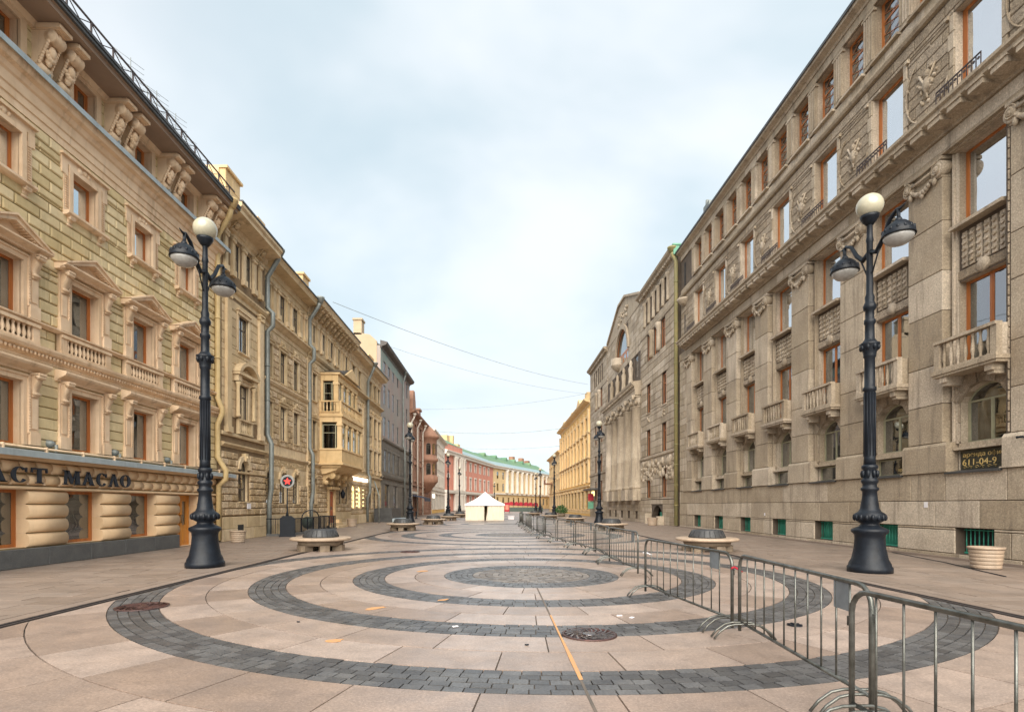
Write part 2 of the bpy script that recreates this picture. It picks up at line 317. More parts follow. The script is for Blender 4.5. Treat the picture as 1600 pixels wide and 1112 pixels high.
# ------------------------------------------------------------------ facades
class Facade:
    """local x runs along the wall, y out into the street, z up; X(d) turns a distance along the street into local x"""
    def __init__(s, name, label, X, d0, side, group=None, xdir=None):
        s.side = side; s.d0 = d0
        if xdir is None: rz = R(90) if side > 0 else R(-90)
        else: rz = math.atan2(xdir[1], xdir[0])
        s.root = thing(name, label, 'building', (X, d0, 0), rz, group); s.rz = rz; s.holes = []; s.pieces = {}
    def X(s, d): return (d - s.d0) if s.side > 0 else (s.d0 - d)
    def hole(s, d, w, z0, z1, rise=0.0):
        s.holes.append((s.X(d) - w / 2, s.X(d) + w / 2, z0, z1, rise)); return s
    def wall(s, name, da, db, z0, z1, mat, y=0.0, depth=0.4, holes=None, reveal=None):
        x0, x1 = sorted((s.X(da), s.X(db))); mb = MB(); hs = [h for h in (s.holes if holes is None else holes) if h[1] > x0 and h[0] < x1 and h[3] > z0 and h[2] < z1]
        zs = sorted(set([z0, z1] + [min(max(z, z0), z1) for h in hs for z in h[2:4]]))
        for za, zb in zip(zs, zs[1:]):
            cur = x0; row = sorted([h for h in hs if h[2] < zb - 1e-4 and h[3] > za + 1e-4])
            for h in row:
                if h[0] > cur: mb.add([(cur, y, za), (h[0], y, za), (h[0], y, zb), (cur, y, zb)], [(0, 1, 2, 3)])
                cur = max(cur, h[1])
            if cur < x1: mb.add([(cur, y, za), (x1, y, za), (x1, y, zb), (cur, y, zb)], [(0, 1, 2, 3)])
        b = y - depth; nf = len(mb.f)
        for h in hs:
            a0, a1, c0, c1, rise = h; c0 = max(c0, z0); c1 = min(c1, z1); sp = c1 - rise
            mb.add([(a0, y, c0), (a0, b, c0), (a0, b, sp), (a0, y, sp)], [(0, 1, 2, 3)]); mb.add([(a1, y, c0), (a1, b, c0), (a1, b, sp), (a1, y, sp)], [(3, 2, 1, 0)])
            mb.add([(a0, y, c0), (a1, y, c0), (a1, b, c0), (a0, b, c0)], [(0, 1, 2, 3)])
            if rise <= 0: mb.add([(a0, y, c1), (a1, y, c1), (a1, b, c1), (a0, b, c1)], [(3, 2, 1, 0)])
            else:
                pts = arc_pts(a0, a1, sp, rise, 10)
                for p, q in zip(pts, pts[1:]):
                    mb.add([(p[0], y, p[1]), (q[0], y, q[1]), (q[0], y, c1), (p[0], y, c1)], [(0, 1, 2, 3)])
                    mb.add([(p[0], y, p[1]), (q[0], y, q[1]), (q[0], b, q[1]), (p[0], b, p[1])], [(3, 2, 1, 0)])
        rev = set(range(nf, len(mb.f)))
        # ends and top
        mb.add([(x0, y, z0), (x0, b, z0), (x0, b, z1), (x0, y, z1)], [(0, 1, 2, 3)]); mb.add([(x1, y, z0), (x1, b, z0), (x1, b, z1), (x1, y, z1)], [(0, 1, 2, 3)])
        mb.add([(x0, y, z1), (x1, y, z1), (x1, b, z1), (x0, b, z1)], [(0, 1, 2, 3)])
        me = bpy.data.meshes.new(name); me.from_pydata(mb.v, [], mb.f); me.materials.append(M[mat]); me.materials.append(M[reveal or mat])
        me.polygons.foreach_set('material_index', [1 if i in rev else 0 for i in range(len(mb.f))])
        o = bpy.data.objects.new(name, me); return link(o, s.root)
    def courses(s, name, da, db, z0, z1, h, L, mat, y=0.0, proud=0.03, ch=0.02, gap=0.012, holes=None, jitter=0.0, pad=0.0, skip=None):
        x0, x1 = sorted((s.X(da), s.X(db))); hs = s.holes if holes is None else holes
        n = max(1, round((z1 - z0) / h)); h = (z1 - z0) / n
        for k in range(n):
            za, zb = z0 + k * h, z0 + (k + 1) * h
            cuts = sorted(set([za, zb] + [z for q in hs for z in (q[2], q[3]) if za + .06 < z < zb - .06 and q[1] > x0 and q[0] < x1]))
            for ca, cb in zip(cuts, cuts[1:]):
                iv = [(x0, x1)]
                for q in hs:
                    if q[2] < cb - .03 and q[3] > ca + .03:
                        nv = []
                        for a, b in iv:
                            if q[1] + pad <= a or q[0] - pad >= b: nv.append((a, b)); continue
                            if q[0] - pad > a: nv.append((a, q[0] - pad))
                            if q[1] + pad < b: nv.append((q[1] + pad, b))
                        iv = nv
                for a, b in iv:
                    off = (k % 2) * L / 2; g = x0 - L + off; es = [a]
                    while g < b:
                        if g > a + L * .22 and g < b - L * .22: es.append(g + (random.uniform(-jitter, jitter) if jitter else 0))
                        g += L
                    es.append(b)
                    for p, q2 in zip(es, es[1:]):
                        if q2 - p > .06: s.piece(name, p + gap / 2, q2 - gap / 2, y - .02, y + proud, ca + gap / 2, cb - gap / 2, ch, mat)
    def piece(s, name, x0, x1, y0, y1, z0, z1, ch, mat):
        s.pieces.setdefault((name, mat), []).append((x0, x1, y0, y1, z0, z1, ch))
    def flush(s):
        rest_cap = 300; allp = [(k, p) for k, v in s.pieces.items() for p in v]
        rot = Matrix.Rotation(s.rz, 3, 'Z'); o = s.root.location
        byname = {}
        for k, p in allp: byname.setdefault(k[0], []).append((k, p))
        for nm, lst in byname.items():
            def size(kp):
                p = kp[1]; w = o + rot @ Vector(((p[0] + p[1]) / 2, 0, (p[4] + p[5]) / 2)); d = max(w.y, .5)
                px = 778 + 850 * w.x / d; py = 789 - 850 * (w.z - 1.7) / d
                vis = 1 if (-60 < px < 1660 and -60 < py < 1180 and w.y > 1) else 0
                return (vis, (p[1] - p[0]) * (p[5] - p[4]) / d ** 2 * (abs(w.x) / d + .05))
            lst.sort(key=size, reverse=True)
            cache = {}; rest = {}
            for i, (k, p) in enumerate(lst):
                if i < rest_cap:
                    w, h, dp = round(p[1] - p[0], 2), round(p[5] - p[4], 3), round(p[3] - p[2], 3); key = (w, h, dp, p[6], k[1])
                    if key not in cache:
                        cache[key] = MB().pillow(-w / 2, w / 2, 0, dp, 0, h, p[6]).mesh(nm, M[k[1]])
                    link(bpy.data.objects.new(nm, cache[key]), s.root).location = ((p[0] + p[1]) / 2, p[2], p[4])
                else: rest.setdefault(k[1], MB()).pillow(*p)
            for mt, mb in rest.items():
                tag(mk(nm + '_field', mb, mt, s.root), kind='stuff')
        s.pieces = {}
    def corn(s, name, da, db, z, steps, mat, y=0.0, parent=None):
        x0, x1 = sorted((s.X(da), s.X(db)))
        pts = [(y - .04, z + steps[0][1])] + [(y + a, z + b) for a, b in steps] + [(y - .04, z + steps[-1][1])]
        return mk(name, MB().prism(pts, 'x', x0, x1), mat, parent or s.root)
    def part(s, name, mb, mat): return mk(name, mb, mat, s.root)
    def rep(s, proto, ds, z, y=0.0): proto.parent = s.root; return repeat(proto, [(s.X(d), y, z) for d in ds])
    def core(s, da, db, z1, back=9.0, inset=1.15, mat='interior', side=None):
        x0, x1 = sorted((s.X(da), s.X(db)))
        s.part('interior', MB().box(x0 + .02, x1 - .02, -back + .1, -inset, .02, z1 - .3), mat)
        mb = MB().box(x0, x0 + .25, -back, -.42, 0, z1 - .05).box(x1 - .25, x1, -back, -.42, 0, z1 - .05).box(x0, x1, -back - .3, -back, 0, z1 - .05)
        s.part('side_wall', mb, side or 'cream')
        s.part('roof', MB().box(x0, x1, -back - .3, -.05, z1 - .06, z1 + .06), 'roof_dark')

def arc_pts(x0, x1, sp, rise, n=10):
    w = (x1 - x0) / 2; cx = (x0 + x1) / 2; rad = (w * w + rise * rise) / (2 * rise); cz = sp + rise - rad
    a = math.asin(min(1, w / rad)); 
    if rise > w: a = math.pi - a
    return [(cx + rad * math.sin(-a + 2 * a * i / n), cz + rad * math.cos(-a + 2 * a * i / n)) for i in range(n + 1)]

def window(w, h, frame='dark_frame', gl='glass', rise=0.0, y=-0.32, fw=0.07, mull=1, trans=(0.68,), curtain=None, sill=None, sash=True):
    """a window as a part: the frame mesh with pane, curtain and sill below it; origin at the bottom middle, opening w x h"""
    mb = MB(); a = w / 2
    mb.box(-a, -a + fw, y - .06, y, 0, h - rise); mb.box(a - fw, a, y - .06, y, 0, h - rise); mb.box(-a + fw, a - fw, y - .06, y, 0, fw)
    if rise <= 0: mb.box(-a + fw, a - fw, y - .06, y, h - fw, h)
    else:
        o = arc_pts(-a, a, h - rise, rise, 10); i_ = arc_pts(-a + fw, a - fw, h - rise, max(.02, rise - fw), 10)
        for k in range(10): mb.prism([o[k], o[k + 1], i_[k + 1], i_[k]], 'y', y - .1, y)
        mb.box(-a + fw, a - fw, y - .09, y - .01, h - rise - fw / 2, h - rise + fw / 2)
    m = fw * .75; top = h - fw if rise <= 0 else h - rise - fw / 2
    for i in range(mull):
        x = -a + w * (i + 1) / (mull + 1); mb.box(x - m / 2, x + m / 2, y - .05, y + .004, fw, top)
    for t in trans: mb.box(-a + fw, a - fw, y - .048, y + .002, h * t - m / 2, h * t + m / 2)
    if sash:
        for i in range(mull + 1):
            xa = -a + w * i / (mull + 1) + (fw if i == 0 else m / 2); xb = -a + w * (i + 1) / (mull + 1) - (fw if i == mull else m / 2); q = fw * .55
            mb.box(xa, xa + q, y - .045, y - .008, fw, top).box(xb - q, xb, y - .045, y - .008, fw, top)
    o = mk('window', mb, frame)
    if rise > 0: pl = [(-a + .01, .01), (a - .01, .01)] + arc_pts(-a + .01, a - .01, h - rise, rise - .01, 10)[::-1]
    else: pl = [(-a + .01, .01), (a - .01, .01), (a - .01, h - .01), (-a + .01, h - .01)]
    mk('pane', MB().prism(pl, 'y', y - .028, y - .022), gl, o)
    if curtain:
        c = MB(); n = 14; yy = y - .13; mat, cov = curtain
        for sgn in ((-1, 1) if cov < 1 else (1,)):
            ww = a * cov if cov < 1 else 2 * a
            xs = [(-a + ww * i / n) if cov >= 1 else sgn * (a - ww * i / n) for i in range(n + 1)]
            pts = [(x, yy + (.03 if i % 2 else -.03)) for i, x in enumerate(xs)]
            for p, q in zip(pts, pts[1:]): c.add([(p[0], p[1], 0), (q[0], q[1], 0), (q[0], q[1], h), (p[0], p[1], h)], [(0, 1, 2, 3)])
        mk('curtain', c, mat, o)
    if sill:
        mk('sill', MB().prism([(-.3, 0), (.12, -.02), (.12, -.07), (.06, -.10), (-.3, -.10)], 'x', -a - .08, a + .08), sill, o)
    return o

def console(w, h, dp, mat, name='console', parent=None, n=1):
    """scroll bracket: top at z=0, hangs down h, comes out dp"""
    pts = []
    for i in range(9):
        t = i / 8; pts.append((dp * (.66 - .44 * t) + dp * .10 * math.sin(t * math.pi * 2.4 - .6), -h * t))
    mb = MB().prism([(-.02, 0)] + pts + [(-.02, -h)], 'x', -w / 2, w / 2, True)
    mb.lathe([(.01, -w / 2 - .05), (dp * .10, -w / 2 - .05), (dp * .12, -w / 2 - .02), (dp * .24, -w / 2 - .02), (dp * .26, -w / 2), (dp * .22, -w * .2), (dp * .27, 0), (dp * .22, w * .2), (dp * .26, w / 2), (dp * .24, w / 2 + .02), (dp * .12, w / 2 + .02), (dp * .10, w / 2 + .05), (.01, w / 2 + .05)], 12, (0, dp * .76, -dp * .27), 'x')
    mb.lathe([(.01, -w / 2 - .02), (dp * .17, -w / 2 - .015), (dp * .18, 0), (dp * .17, w / 2 + .015), (.01, w / 2 + .02)], 8, (0, dp * .3, -h * .86), 'x')
    mb.box(-w / 2 - .02, w / 2 + .02, -.02, dp * 1.06, -.03, .03)
    return mk(name, mb, mat, parent)
def balustrade(w, h, mat, n=7, dp=.14, ends=.16, bal='baluster'):
    """rails and end piers with baluster children; bottom at z=0"""
    a = w / 2
    mb = MB().box(-a, a, 0, dp + .04, h - .09, h).box(-a, a, 0, dp + .02, 0, .07).box(-a, -a + ends, 0, dp, .07, h - .09).box(a - ends, a, 0, dp, .07, h - .09)
    o = mk('balustrade', mb, mat); hh = h - .16
    pr = [(.035, 0), (.05, .02), (.03, hh * .12), (.062, hh * .34), (.05, hh * .52), (.026, hh * .8), (.045, hh * .92), (.045, hh)]
    me = MB().lathe(pr, 8).mesh(bal, M[mat]); L = w - 2 * ends
    for i in range(n):
        b = bpy.data.objects.new(bal, me); b.location = (-a + ends + L * (i + .5) / n, dp / 2 + .01, .07); link(b, o)
    return o
def relief(mb, x0, x1, z0, z1, y=0.0, n=10, r=.1, dp=.07):
    for i in range(n):
        x = random.uniform(x0, x1); z = random.uniform(z0, z1); k = random.uniform(.6, 1.3)
        mb.ball((x, y, z), r * k, 7, 4, (random.uniform(.5, 1.2), dp / r, random.uniform(.5, 1.3)))
    return mb
def garland(mb, x0, x1, z, sag, y, r, n=9):
    for i in range(n):
        t = i / (n - 1); mb.ball((x0 + (x1 - x0) * t, y, z - sag * 4 * t * (1 - t)), r * (.8 + .5 * math.sin(math.pi * t)), 6, 4)
    return mb
def downpipe(name, label, pts, mat, r=.085):
    p0 = pts[-1]
    o = thing(name, label, 'pipe', (p0[0], p0[1], 0))
    L = [(p[0] - p0[0], p[1] - p0[1], p[2]) for p in pts]
    mk('pipe', MB().tube(L, r, 10), mat, o)
    mb = MB(); a, b = L[0], L[1]
    mb.lathe([(r * 1.1, -.18), (r * 2.1, .12), (r * 2.3, .16), (r * 2.3, .24)], 10, a)
    mk('funnel', mb, mat, o)
    mb = MB()
    for p, q in zip(L, L[1:]):
        n = int(abs(p[2] - q[2]) / 1.6)
        for i in range(1, n):
            t = i / n; c = [p[k] + (q[k] - p[k]) * t for k in range(3)]; mb.lathe([(r * 1.18, -.03), (r * 1.18, .03)], 10, c)
    if mb.v: mk('pipe_clamp', mb, mat, o)
    return o
# ------------------------------------------------------------------ ground
XL, XR = -7.02, 8.0
WL, WR = -13.0, 14.35
g = MB().add([(-900, -60, -.06), (900, -60, -.06), (900, 2200, -.06), (-900, 2200, -.06)], [(0, 1, 2, 3)])
tag(mk('ground', g, 'joint'), kind='structure')
street = tag(mk('street', MB().box(XL, XR, -6, 150, -.05, -.022), 'joint'), kind='structure')
def clip(poly, ax, v, keep_less):
    out = []
    for i in range(len(poly)):
        p, q = poly[i], poly[(i + 1) % len(poly)]
        pi = (p[ax] <= v) if keep_less else (p[ax] >= v); qi = (q[ax] <= v) if keep_less else (q[ax] >= v)
        if pi: out.append(p)
        if pi != qi:
            t = (v - p[ax]) / (q[ax] - p[ax]); out.append((p[0] + (q[0] - p[0]) * t, p[1] + (q[1] - p[1]) * t))
    return out
def area(p): return abs(sum(p[i][0] * p[(i + 1) % len(p)][1] - p[(i + 1) % len(p)][0] * p[i][1] for i in range(len(p)))) / 2
cells = {'paving_slab': [], 'sett': [], 'sett_brown': []}
def ring(cx, cy, r0, r1, rows, length, kind, gap, seg, y0, y1, stagger=True):
    for k in range(rows):
        a, b = r0 + (r1 - r0) * k / rows, r0 + (r1 - r0) * (k + 1) / rows
        n = max(6, round(2 * math.pi * (a + b) / 2 / length)); ph = random.random() if stagger else 0
        for i in range(n):
            t0, t1 = 2 * math.pi * (i + ph) / n, 2 * math.pi * (i + 1 + ph) / n
            g = gap / 2; rm = (a + b) / 2; da = g / rm
            mx, my = cx + rm * math.cos((t0 + t1) / 2), cy + rm * math.sin((t0 + t1) / 2)
            if mx < XL - 1.2 or mx > XR + 1.2 or my < y0 - 1.2 or my > y1 + 1.2 or my < 2.2: continue
            A = [(cx + (b - g) * math.cos(t0 + da + (t1 - t0 - 2 * da) * j / seg), cy + (b - g) * math.sin(t0 + da + (t1 - t0 - 2 * da) * j / seg)) for j in range(seg + 1)]
            if a > .05: A += [(cx + (a + g) * math.cos(t1 - da - (t1 - t0 - 2 * da) * j / seg), cy + (a + g) * math.sin(t1 - da - (t1 - t0 - 2 * da) * j / seg)) for j in range(seg + 1)]
            else: A.append((cx, cy))
            for ax, v, kl in ((0, XL + .16, False), (0, XR - .16, True), (1, y0 + g, False), (1, y1 - g, True)):
                if len(A) > 2: A = clip(A, ax, v, kl)
            if len(A) > 2 and area(A) > .004: cells[kind].append(A)
CX = 0.8
for ci, cy in enumerate((-4.8, 13.3, 31.4, 49.5, 67.6, 85.7, 103.8)):
    y0, y1 = cy - 9.05, cy + 9.05; fine = ci <= 2
    sl = .2 if ci <= 1 else (.3 if ci == 2 else .9); rw = 5 if ci <= 1 else (4 if ci == 2 else 1); seg = 1 if ci <= 2 else 2
    if ci >= 1:
        ring(CX, cy, 0, 1.42, 9 if ci <= 1 else 3, sl * .9, 'sett_brown', .014, 1, y0, y1)
        ring(CX, cy, 1.42, 2.1, rw, sl, 'sett', .014, 1, y0, y1)
        ring(CX, cy, 2.1, 3.5, 2, 1.15, 'paving_slab', .017, 3, y0, y1)
        ring(CX, cy, 3.5, 4.2, rw, sl, 'sett', .014, seg, y0, y1)
    ring(CX, cy, 4.2, 5.58, 2, 1.25, 'paving_slab', .017, 3, y0, y1)
    ring(CX, cy, 5.58, 6.28, rw, sl, 'sett', .014, seg, y0, y1)
    ring(CX, cy, 6.28, 7.72, 2, 1.3, 'paving_slab', .017, 3, y0, y1)
    ring(CX, cy, 7.72, 8.42, rw, sl, 'sett', .014, seg, y0, y1)
    ring(CX, cy, 8.42, 12.1, 4, 1.3, 'paving_slab', .017, 3, y0, y1)
y = 112.85
while y < 149:
    x = XL + .2
    while x < XR - .2:
        cells['paving_slab'].append([(x, y), (min(x + 1.19, XR - .2), y), (min(x + 1.19, XR - .2), y + .79), (x, y + .79)]); x += 1.2
    y += .8
def lay(parent, kind, name, mat, z0=-.03, z1=0.0, rnd=.002):
    cs = sorted(cells[kind], key=lambda p: -area(p) / max(1.5, sum(q[1] for q in p) / len(p)) ** 3 if sum(q[1] for q in p) / len(p) > 5.2 else 0)
    rest = MB()
    for i, p in enumerate(cs):
        if sum((p[j][0] * p[(j + 1) % len(p)][1] - p[(j + 1) % len(p)][0] * p[j][1]) for j in range(len(p))) < 0: p = p[::-1]
        c = (sum(q[0] for q in p) / len(p), sum(q[1] for q in p) / len(p)); z = z1 + random.uniform(-rnd, rnd)
        n = len(p)
        if i < 300:
            mb = MB(); o = [(q[0] - c[0], q[1] - c[1]) for q in p]
            mb.add([(q[0], q[1], z0) for q in o] + [(q[0], q[1], z) for q in o], [tuple(range(n, 2 * n))] + [(j, (j + 1) % n, n + (j + 1) % n, n + j) for j in range(n)])
            me = bpy.data.meshes.new(name); me.from_pydata(mb.v, [], mb.f); me.materials.append(M[mat])
            link(bpy.data.objects.new(name, me), parent).location = (c[0], c[1], 0)
        else:
            rest.add([(q[0], q[1], z0) for q in p] + [(q[0], q[1], z) for q in p], [tuple(range(n, 2 * n))] + [(j, (j + 1) % n, n + (j + 1) % n, n + j) for j in range(n)])
    if rest.v:
        me = bpy.data.meshes.new(name); me.from_pydata(rest.v, [], rest.f); me.materials.append(M[mat])
        tag(link(bpy.data.objects.new(name + '_field', me), parent), kind='stuff')
lay(street, 'paving_slab', 'paving_slab', 'slab'); lay(street, 'sett', 'sett', 'sett', rnd=.004); lay(street, 'sett_brown', 'cobble', 'sett_brown', rnd=.004)
# pavements with running slabs, and the dark channels and pale kerb strips between
def pavement(name, x0, x1, d1):
    o = tag(mk(name, MB().box(x0, x1, -6, d1, -.05, -.022), 'joint'), kind='structure')
    cells[name] = []; y = 3.0
    k = 0
    while y < d1:
        h = .42 if y < 60 else 1.2; L = .95 if y < 60 else 2.0
        x = x0 - L * random.random()
        while x < x1:
            a, b = max(x, x0), min(x + L, x1)
            if b - a > .05: cells[name].append([(a + .008, y + .008), (b - .008, y + .008), (b - .008, y + h - .008), (a + .008, y + h - .008)])
            x += L
        y += h; k += 1
    lay(o, name, 'paving_slab', 'walk')
pavement('pavement_left', WL - .1, XL - .36, 150); pavement('pavement_right', XR + .36, WR + .1, 152)
for nm, xa, xb in (('kerb_strip_left', XL - .34, XL - .10), ('kerb_strip_right', XR + .10, XR + .34)):
    o = tag(mk(nm, MB().box(xa - .02, xb + .02, -6, 150, -.05, -.024), 'joint'), kind='structure')
    st = None; y = 3.0
    locs = [(0, 3.0 + i * 1.2, 0) for i in range(100)]
    k = mk('kerb_stone', MB().box(xa, xb, .004, 1.192, -.03, .002), 'walk', o); repeat(k, locs)
for nm, xa, xb in (('drain_channel_left', XL - .08, XL + .06), ('drain_channel_right', XR - .06, XR + .08)):
    tag(mk(nm, MB().box(xa - .02, xb + .02, -6, 150, -.05, -.024).box(xa, xa + .035, 3, 140, -.03, .002).box(xb - .035, xb, 3, 140, -.03, .002), 'drain'), kind='structure')
# the long centre joint with its run of orange marking paint
tag(mk('centre_joint', MB().box(.792, .82, 2.5, 11.2, 0, .0045), 'joint'), kind='structure')
def blot(cx, cy, r, pts, el=1.0, ang=0):
    mb = MB(); P = []
    for i in range(pts):
        a = 2 * math.pi * i / pts; rr = r * random.uniform(.6, 1.1); x, y = rr * math.cos(a) * el, rr * math.sin(a)
        P.append((x * math.cos(ang) - y * math.sin(ang), x * math.sin(ang) + y * math.cos(ang)))
    return mb.prism(P, 'z', .003, .0062)
tag(mk('paint_line', MB().prism([(-.02, -.5), (.02, -.5), (.025, .2), (.012, 1.2), (.014, 2.6), (-.010, 2.6), (-.012, 1.1), (-.022, .2)], 'z', .005, .0085), 'paint_orange', loc=(.81, 5.8, 0)),
    'narrow orange paint line along the joint running away from the viewer', 'paint mark')
for i, (px, py, r, el, lb) in enumerate(((587, 950, .10, 2.6, 'orange spray paint streak on the pale slabs inside the dark ring'), (522, 1001, .09, 1.5, 'small orange paint patch just outside the dark ring at lower left'),
                          (660, 892, .13, 1.6, 'faint orange paint patch beside the central stone disc'), (693, 937, .07, 2.2, 'short orange dash on the ring left of centre'))):
    d = 1445 / (py - 789); tag(mk('paint_mark', blot(0, 0, r, 11, el, .7), 'paint_orange', loc=((px - 778) / 850 * d, d, .002)), lb, 'paint mark')
# manholes
def manhole(x, y, r, label, mat='iron_rust', rays=16, kx=1.0):
    o = thing('manhole_cover', label, 'manhole cover', (x, y, 0))
    mb = MB().lathe([(r, .0), (r, .016), (r * .9, .018), (r * .9, .010), (0.01, .010)], 28)
    mk('cover', mb, mat, o); rb = MB()
    for i in range(rays):
        a = 2 * math.pi * i / rays
        p = [(r * .3 * math.cos(a), r * .3 * math.sin(a), .014), (r * .6 * math.cos(a + .22), r * .6 * math.sin(a + .22), .015), (r * .88 * math.cos(a + .6), r * .88 * math.sin(a + .6), .014)]
        rb.tube(p, [.008 * kx, .014 * kx, .018 * kx], 4, False)
    rb.lathe([(r * .26, .01), (r * .26, .02), (r * .2, .022), (.01, .022)], 14)
    mk('rib', rb, mat, o); return o
M['iron_bright'] = material('worn shiny iron', (0.30, 0.29, 0.30), (0.10, 0.08, 0.08), 0.25, 14, metal=0.8)
manhole(-5.95, 9.1, .40, 'rusty round manhole cover set in the dark sett ring at left')
m2 = manhole(1.2, 7.15, .36, 'shiny round drain cover with swirling ribs near the barrier', 'iron_rust', 18)
m2.children[1].data.materials[0] = M['iron_bright']
manhole(-3.2, 19.8, .36, 'small dark manhole cover beyond the stone rings on the left')
manhole(4.2, 7.7, .1, 'tiny dark cap in the slabs beside the near barrier', 'black', 6)
for x, y, r in ((1.35, 8.9, .03), (1.6, 8.3, .02)):
    pass
# ------------------------------------------------------------------ left shop building (olive yellow with peach trim)
F = Facade('apartment_building', 'olive yellow corner building with peach window frames above a tan shop front', WL, 17.9, -1)
DA, DB = 10.6, 25.1
cols = [11.45, 14.25, 17.05, 19.85, 22.65]
for c in cols:
    if c < 22: F.hole(c, 1.45, .55, 2.13)
    F.hole(c, 1.12, 3.36, 5.1); F.hole(c, 1.12, 6.86, 8.38); F.hole(c, 1.02, 10.5, 11.8); F.hole(c, .95, 13.75, 14.85)
F.hole(22.75, 1.4, 0.02, 2.13)
F.wall('wall', DA, DB, 0, 15.2, 'brick_joint', depth=.42, reveal='peach')
F.core(DA, DB, 15.2, side='cream')
# plinth stones
F.courses('plinth_stone', DA, 22.0, 0.0, .52, .52, 1.6, 'plinth', proud=.14, ch=.012, gap=.008, holes=[])
F.courses('plinth_stone', 23.5, DB, 0.0, .52, .52, 1.6, 'plinth', proud=.14, ch=.012, gap=.008, holes=[])
# rounded banded piers of the shop front
def band(w, h, dp):
    pts = [(-.3, 0)] + [(dp * max(0, math.sin(math.pi * i / 8)) ** .5 + .02, h * (.04 + .92 * i / 8)) for i in range(9)] + [(-.3, h)]
    return MB().prism(pts, 'x', -w / 2, w / 2, True)
edges = [DA] + [e for c in cols[:-1] for e in (c - .725, c + .725)] + [22.05]
piers = [(edges[i], edges[i + 1]) for i in range(0, len(edges), 2)] + [(23.45, DB)]
for a, b in piers:
    w = b - a + .024
    if w < .08: continue
    pr = mk('stone_band', band(w, .4, .095), 'peach_shop'); F.rep(pr, [(a + b) / 2], .53); 
    repeat(pr, [(F.X((a + b) / 2), 0, .53 + .4 * k) for k in range(4)])
F.part('lintel_band', MB().prism([(-.02, 2.13), (.1, 2.13), (.13, 2.16), (.1, 2.22), (-.02, 2.22)], 'x', F.X(DB), F.X(DA)), 'peach_shop')
for r_, (za, zb) in enumerate(((2.24, 2.56), (2.58, 2.92))):
    mb = band(.50, zb - za, .10); pr = mk('lintel_block', mb, 'peach_shop'); key = mk('block_key', MB().box(-.035, .035, -.02, .09, .02, .2), 'peach', pr)
    key.location = (.27, 0, 0)
    F.rep(pr, [DA + .3 + .25 * r_ + .54 * k for k in range(26)], za)
# metal ledge over the shop
F.part('ledge', MB().prism([(-.02, 2.92), (.18, 2.93), (.26, 2.98), (.42, 3.0), (.42, 3.06), (-.02, 3.12)], 'x', F.X(DB + .9), F.X(DA)), 'peach_shop')
F.part('ledge_flashing', MB().prism([(.0, 3.125), (.425, 3.065), (.44, 3.0), (.455, 3.0), (.455, 3.16), (.0, 3.24)], 'x', F.X(DB + 1.0), F.X(DA)), 'zinc')
F.part('ledge_pipe', MB().tube([(F.X(DA), .34, 3.27), (F.X(DB), .34, 3.27)], .03, 8), 'peach'); 
pr = mk('pipe_bracket', MB().box(-.02, .02, .3, .38, 3.16, 3.32), 'peach'); F.rep(pr, [DA + .6 + 1.35 * k for k in range(11)], 0)
# floor 1: long plaster bands
F.courses('plaster_band', DA, DB, 3.25, 5.75, .31, 9, 'brick', proud=.05, ch=.02, gap=.022, pad=.33)
# floors 2 and 3: plaster blocks
F.courses('plaster_block', DA, DB, 6.9, 12.35, .315, .78, 'brick', proud=.055, ch=.03, gap=.03, pad=.30, jitter=.05)
F.courses('attic_block', DA, DB, 13.7, 15.0, .43, 3, 'brick', proud=.02, ch=.02, gap=.02, pad=.2)
# floor 1 windows
def jamb_set(w, h, z0, hood, jw=.30):
    """frame parts around an opening w x h whose bottom is at 0"""
    a = w / 2
    o = mk('window_surround', MB().box(-a - .12, -a, -.02, .09, 0, h).box(a, a + .12, -.02, .09, 0, h).box(-a - .12, a + .12, -.02, .09, h, h + .13)
           .box(-a - .17, -a - .12, -.02, .13, .32, h + .17).box(a + .12, a + .17, -.02, .13, .32, h + .17).box(-a - .12, a + .12, -.02, .13, h + .13, h + .18), 'peach')
    for s in (-1, 1):
        pm = MB()
        x0, x1 = sorted((s * (a + .17), s * (a + .17 + jw)))
        pm.box(x0, x1, -.02, .10, 0, h + .2).box(x0 - .02, x1 + .02, -.02, .15, 0, .36).box(x0 + .06, x1 - .06, .10, .125, .45, h - .45)
        mk('jamb', pm, 'peach', o)
    for s in (-1, 1):
        bd = MB()
        for k in range(int((h - .5) / .075)): bd.ball((s * (a + .145), .135, .45 + k * .075), .026, 5, 3)
        tag(mk('bead_strip', bd, 'peach', o), kind='stuff')
    for s in (-1, 1):
        c = console(.20, .62, .26, 'peach', parent=o); c.location = (s * (a + .17 + jw / 2), .09, h + .22)
    return o
W1 = window(1.12, 1.74, 'wood', 'glass', y=-.20, fw=.075, mull=0, trans=(), curtain=('curtain_dim', 1)); F.rep(W1, cols, 3.36)
S1 = jamb_set(1.12, 1.74, 0, 'flat')
hd = MB().prism([(-.02, 0), (.12, 0), (.14, .06), (.24, .10), (.36, .16), (.40, .22), (.40, .28), (-.02, .36)], 'x', -1.16, 1.16)
h_ = mk('hood', hd, 'peach', S1); h_.location = (0, 0, 1.98)
F.rep(S1, cols, 3.36)
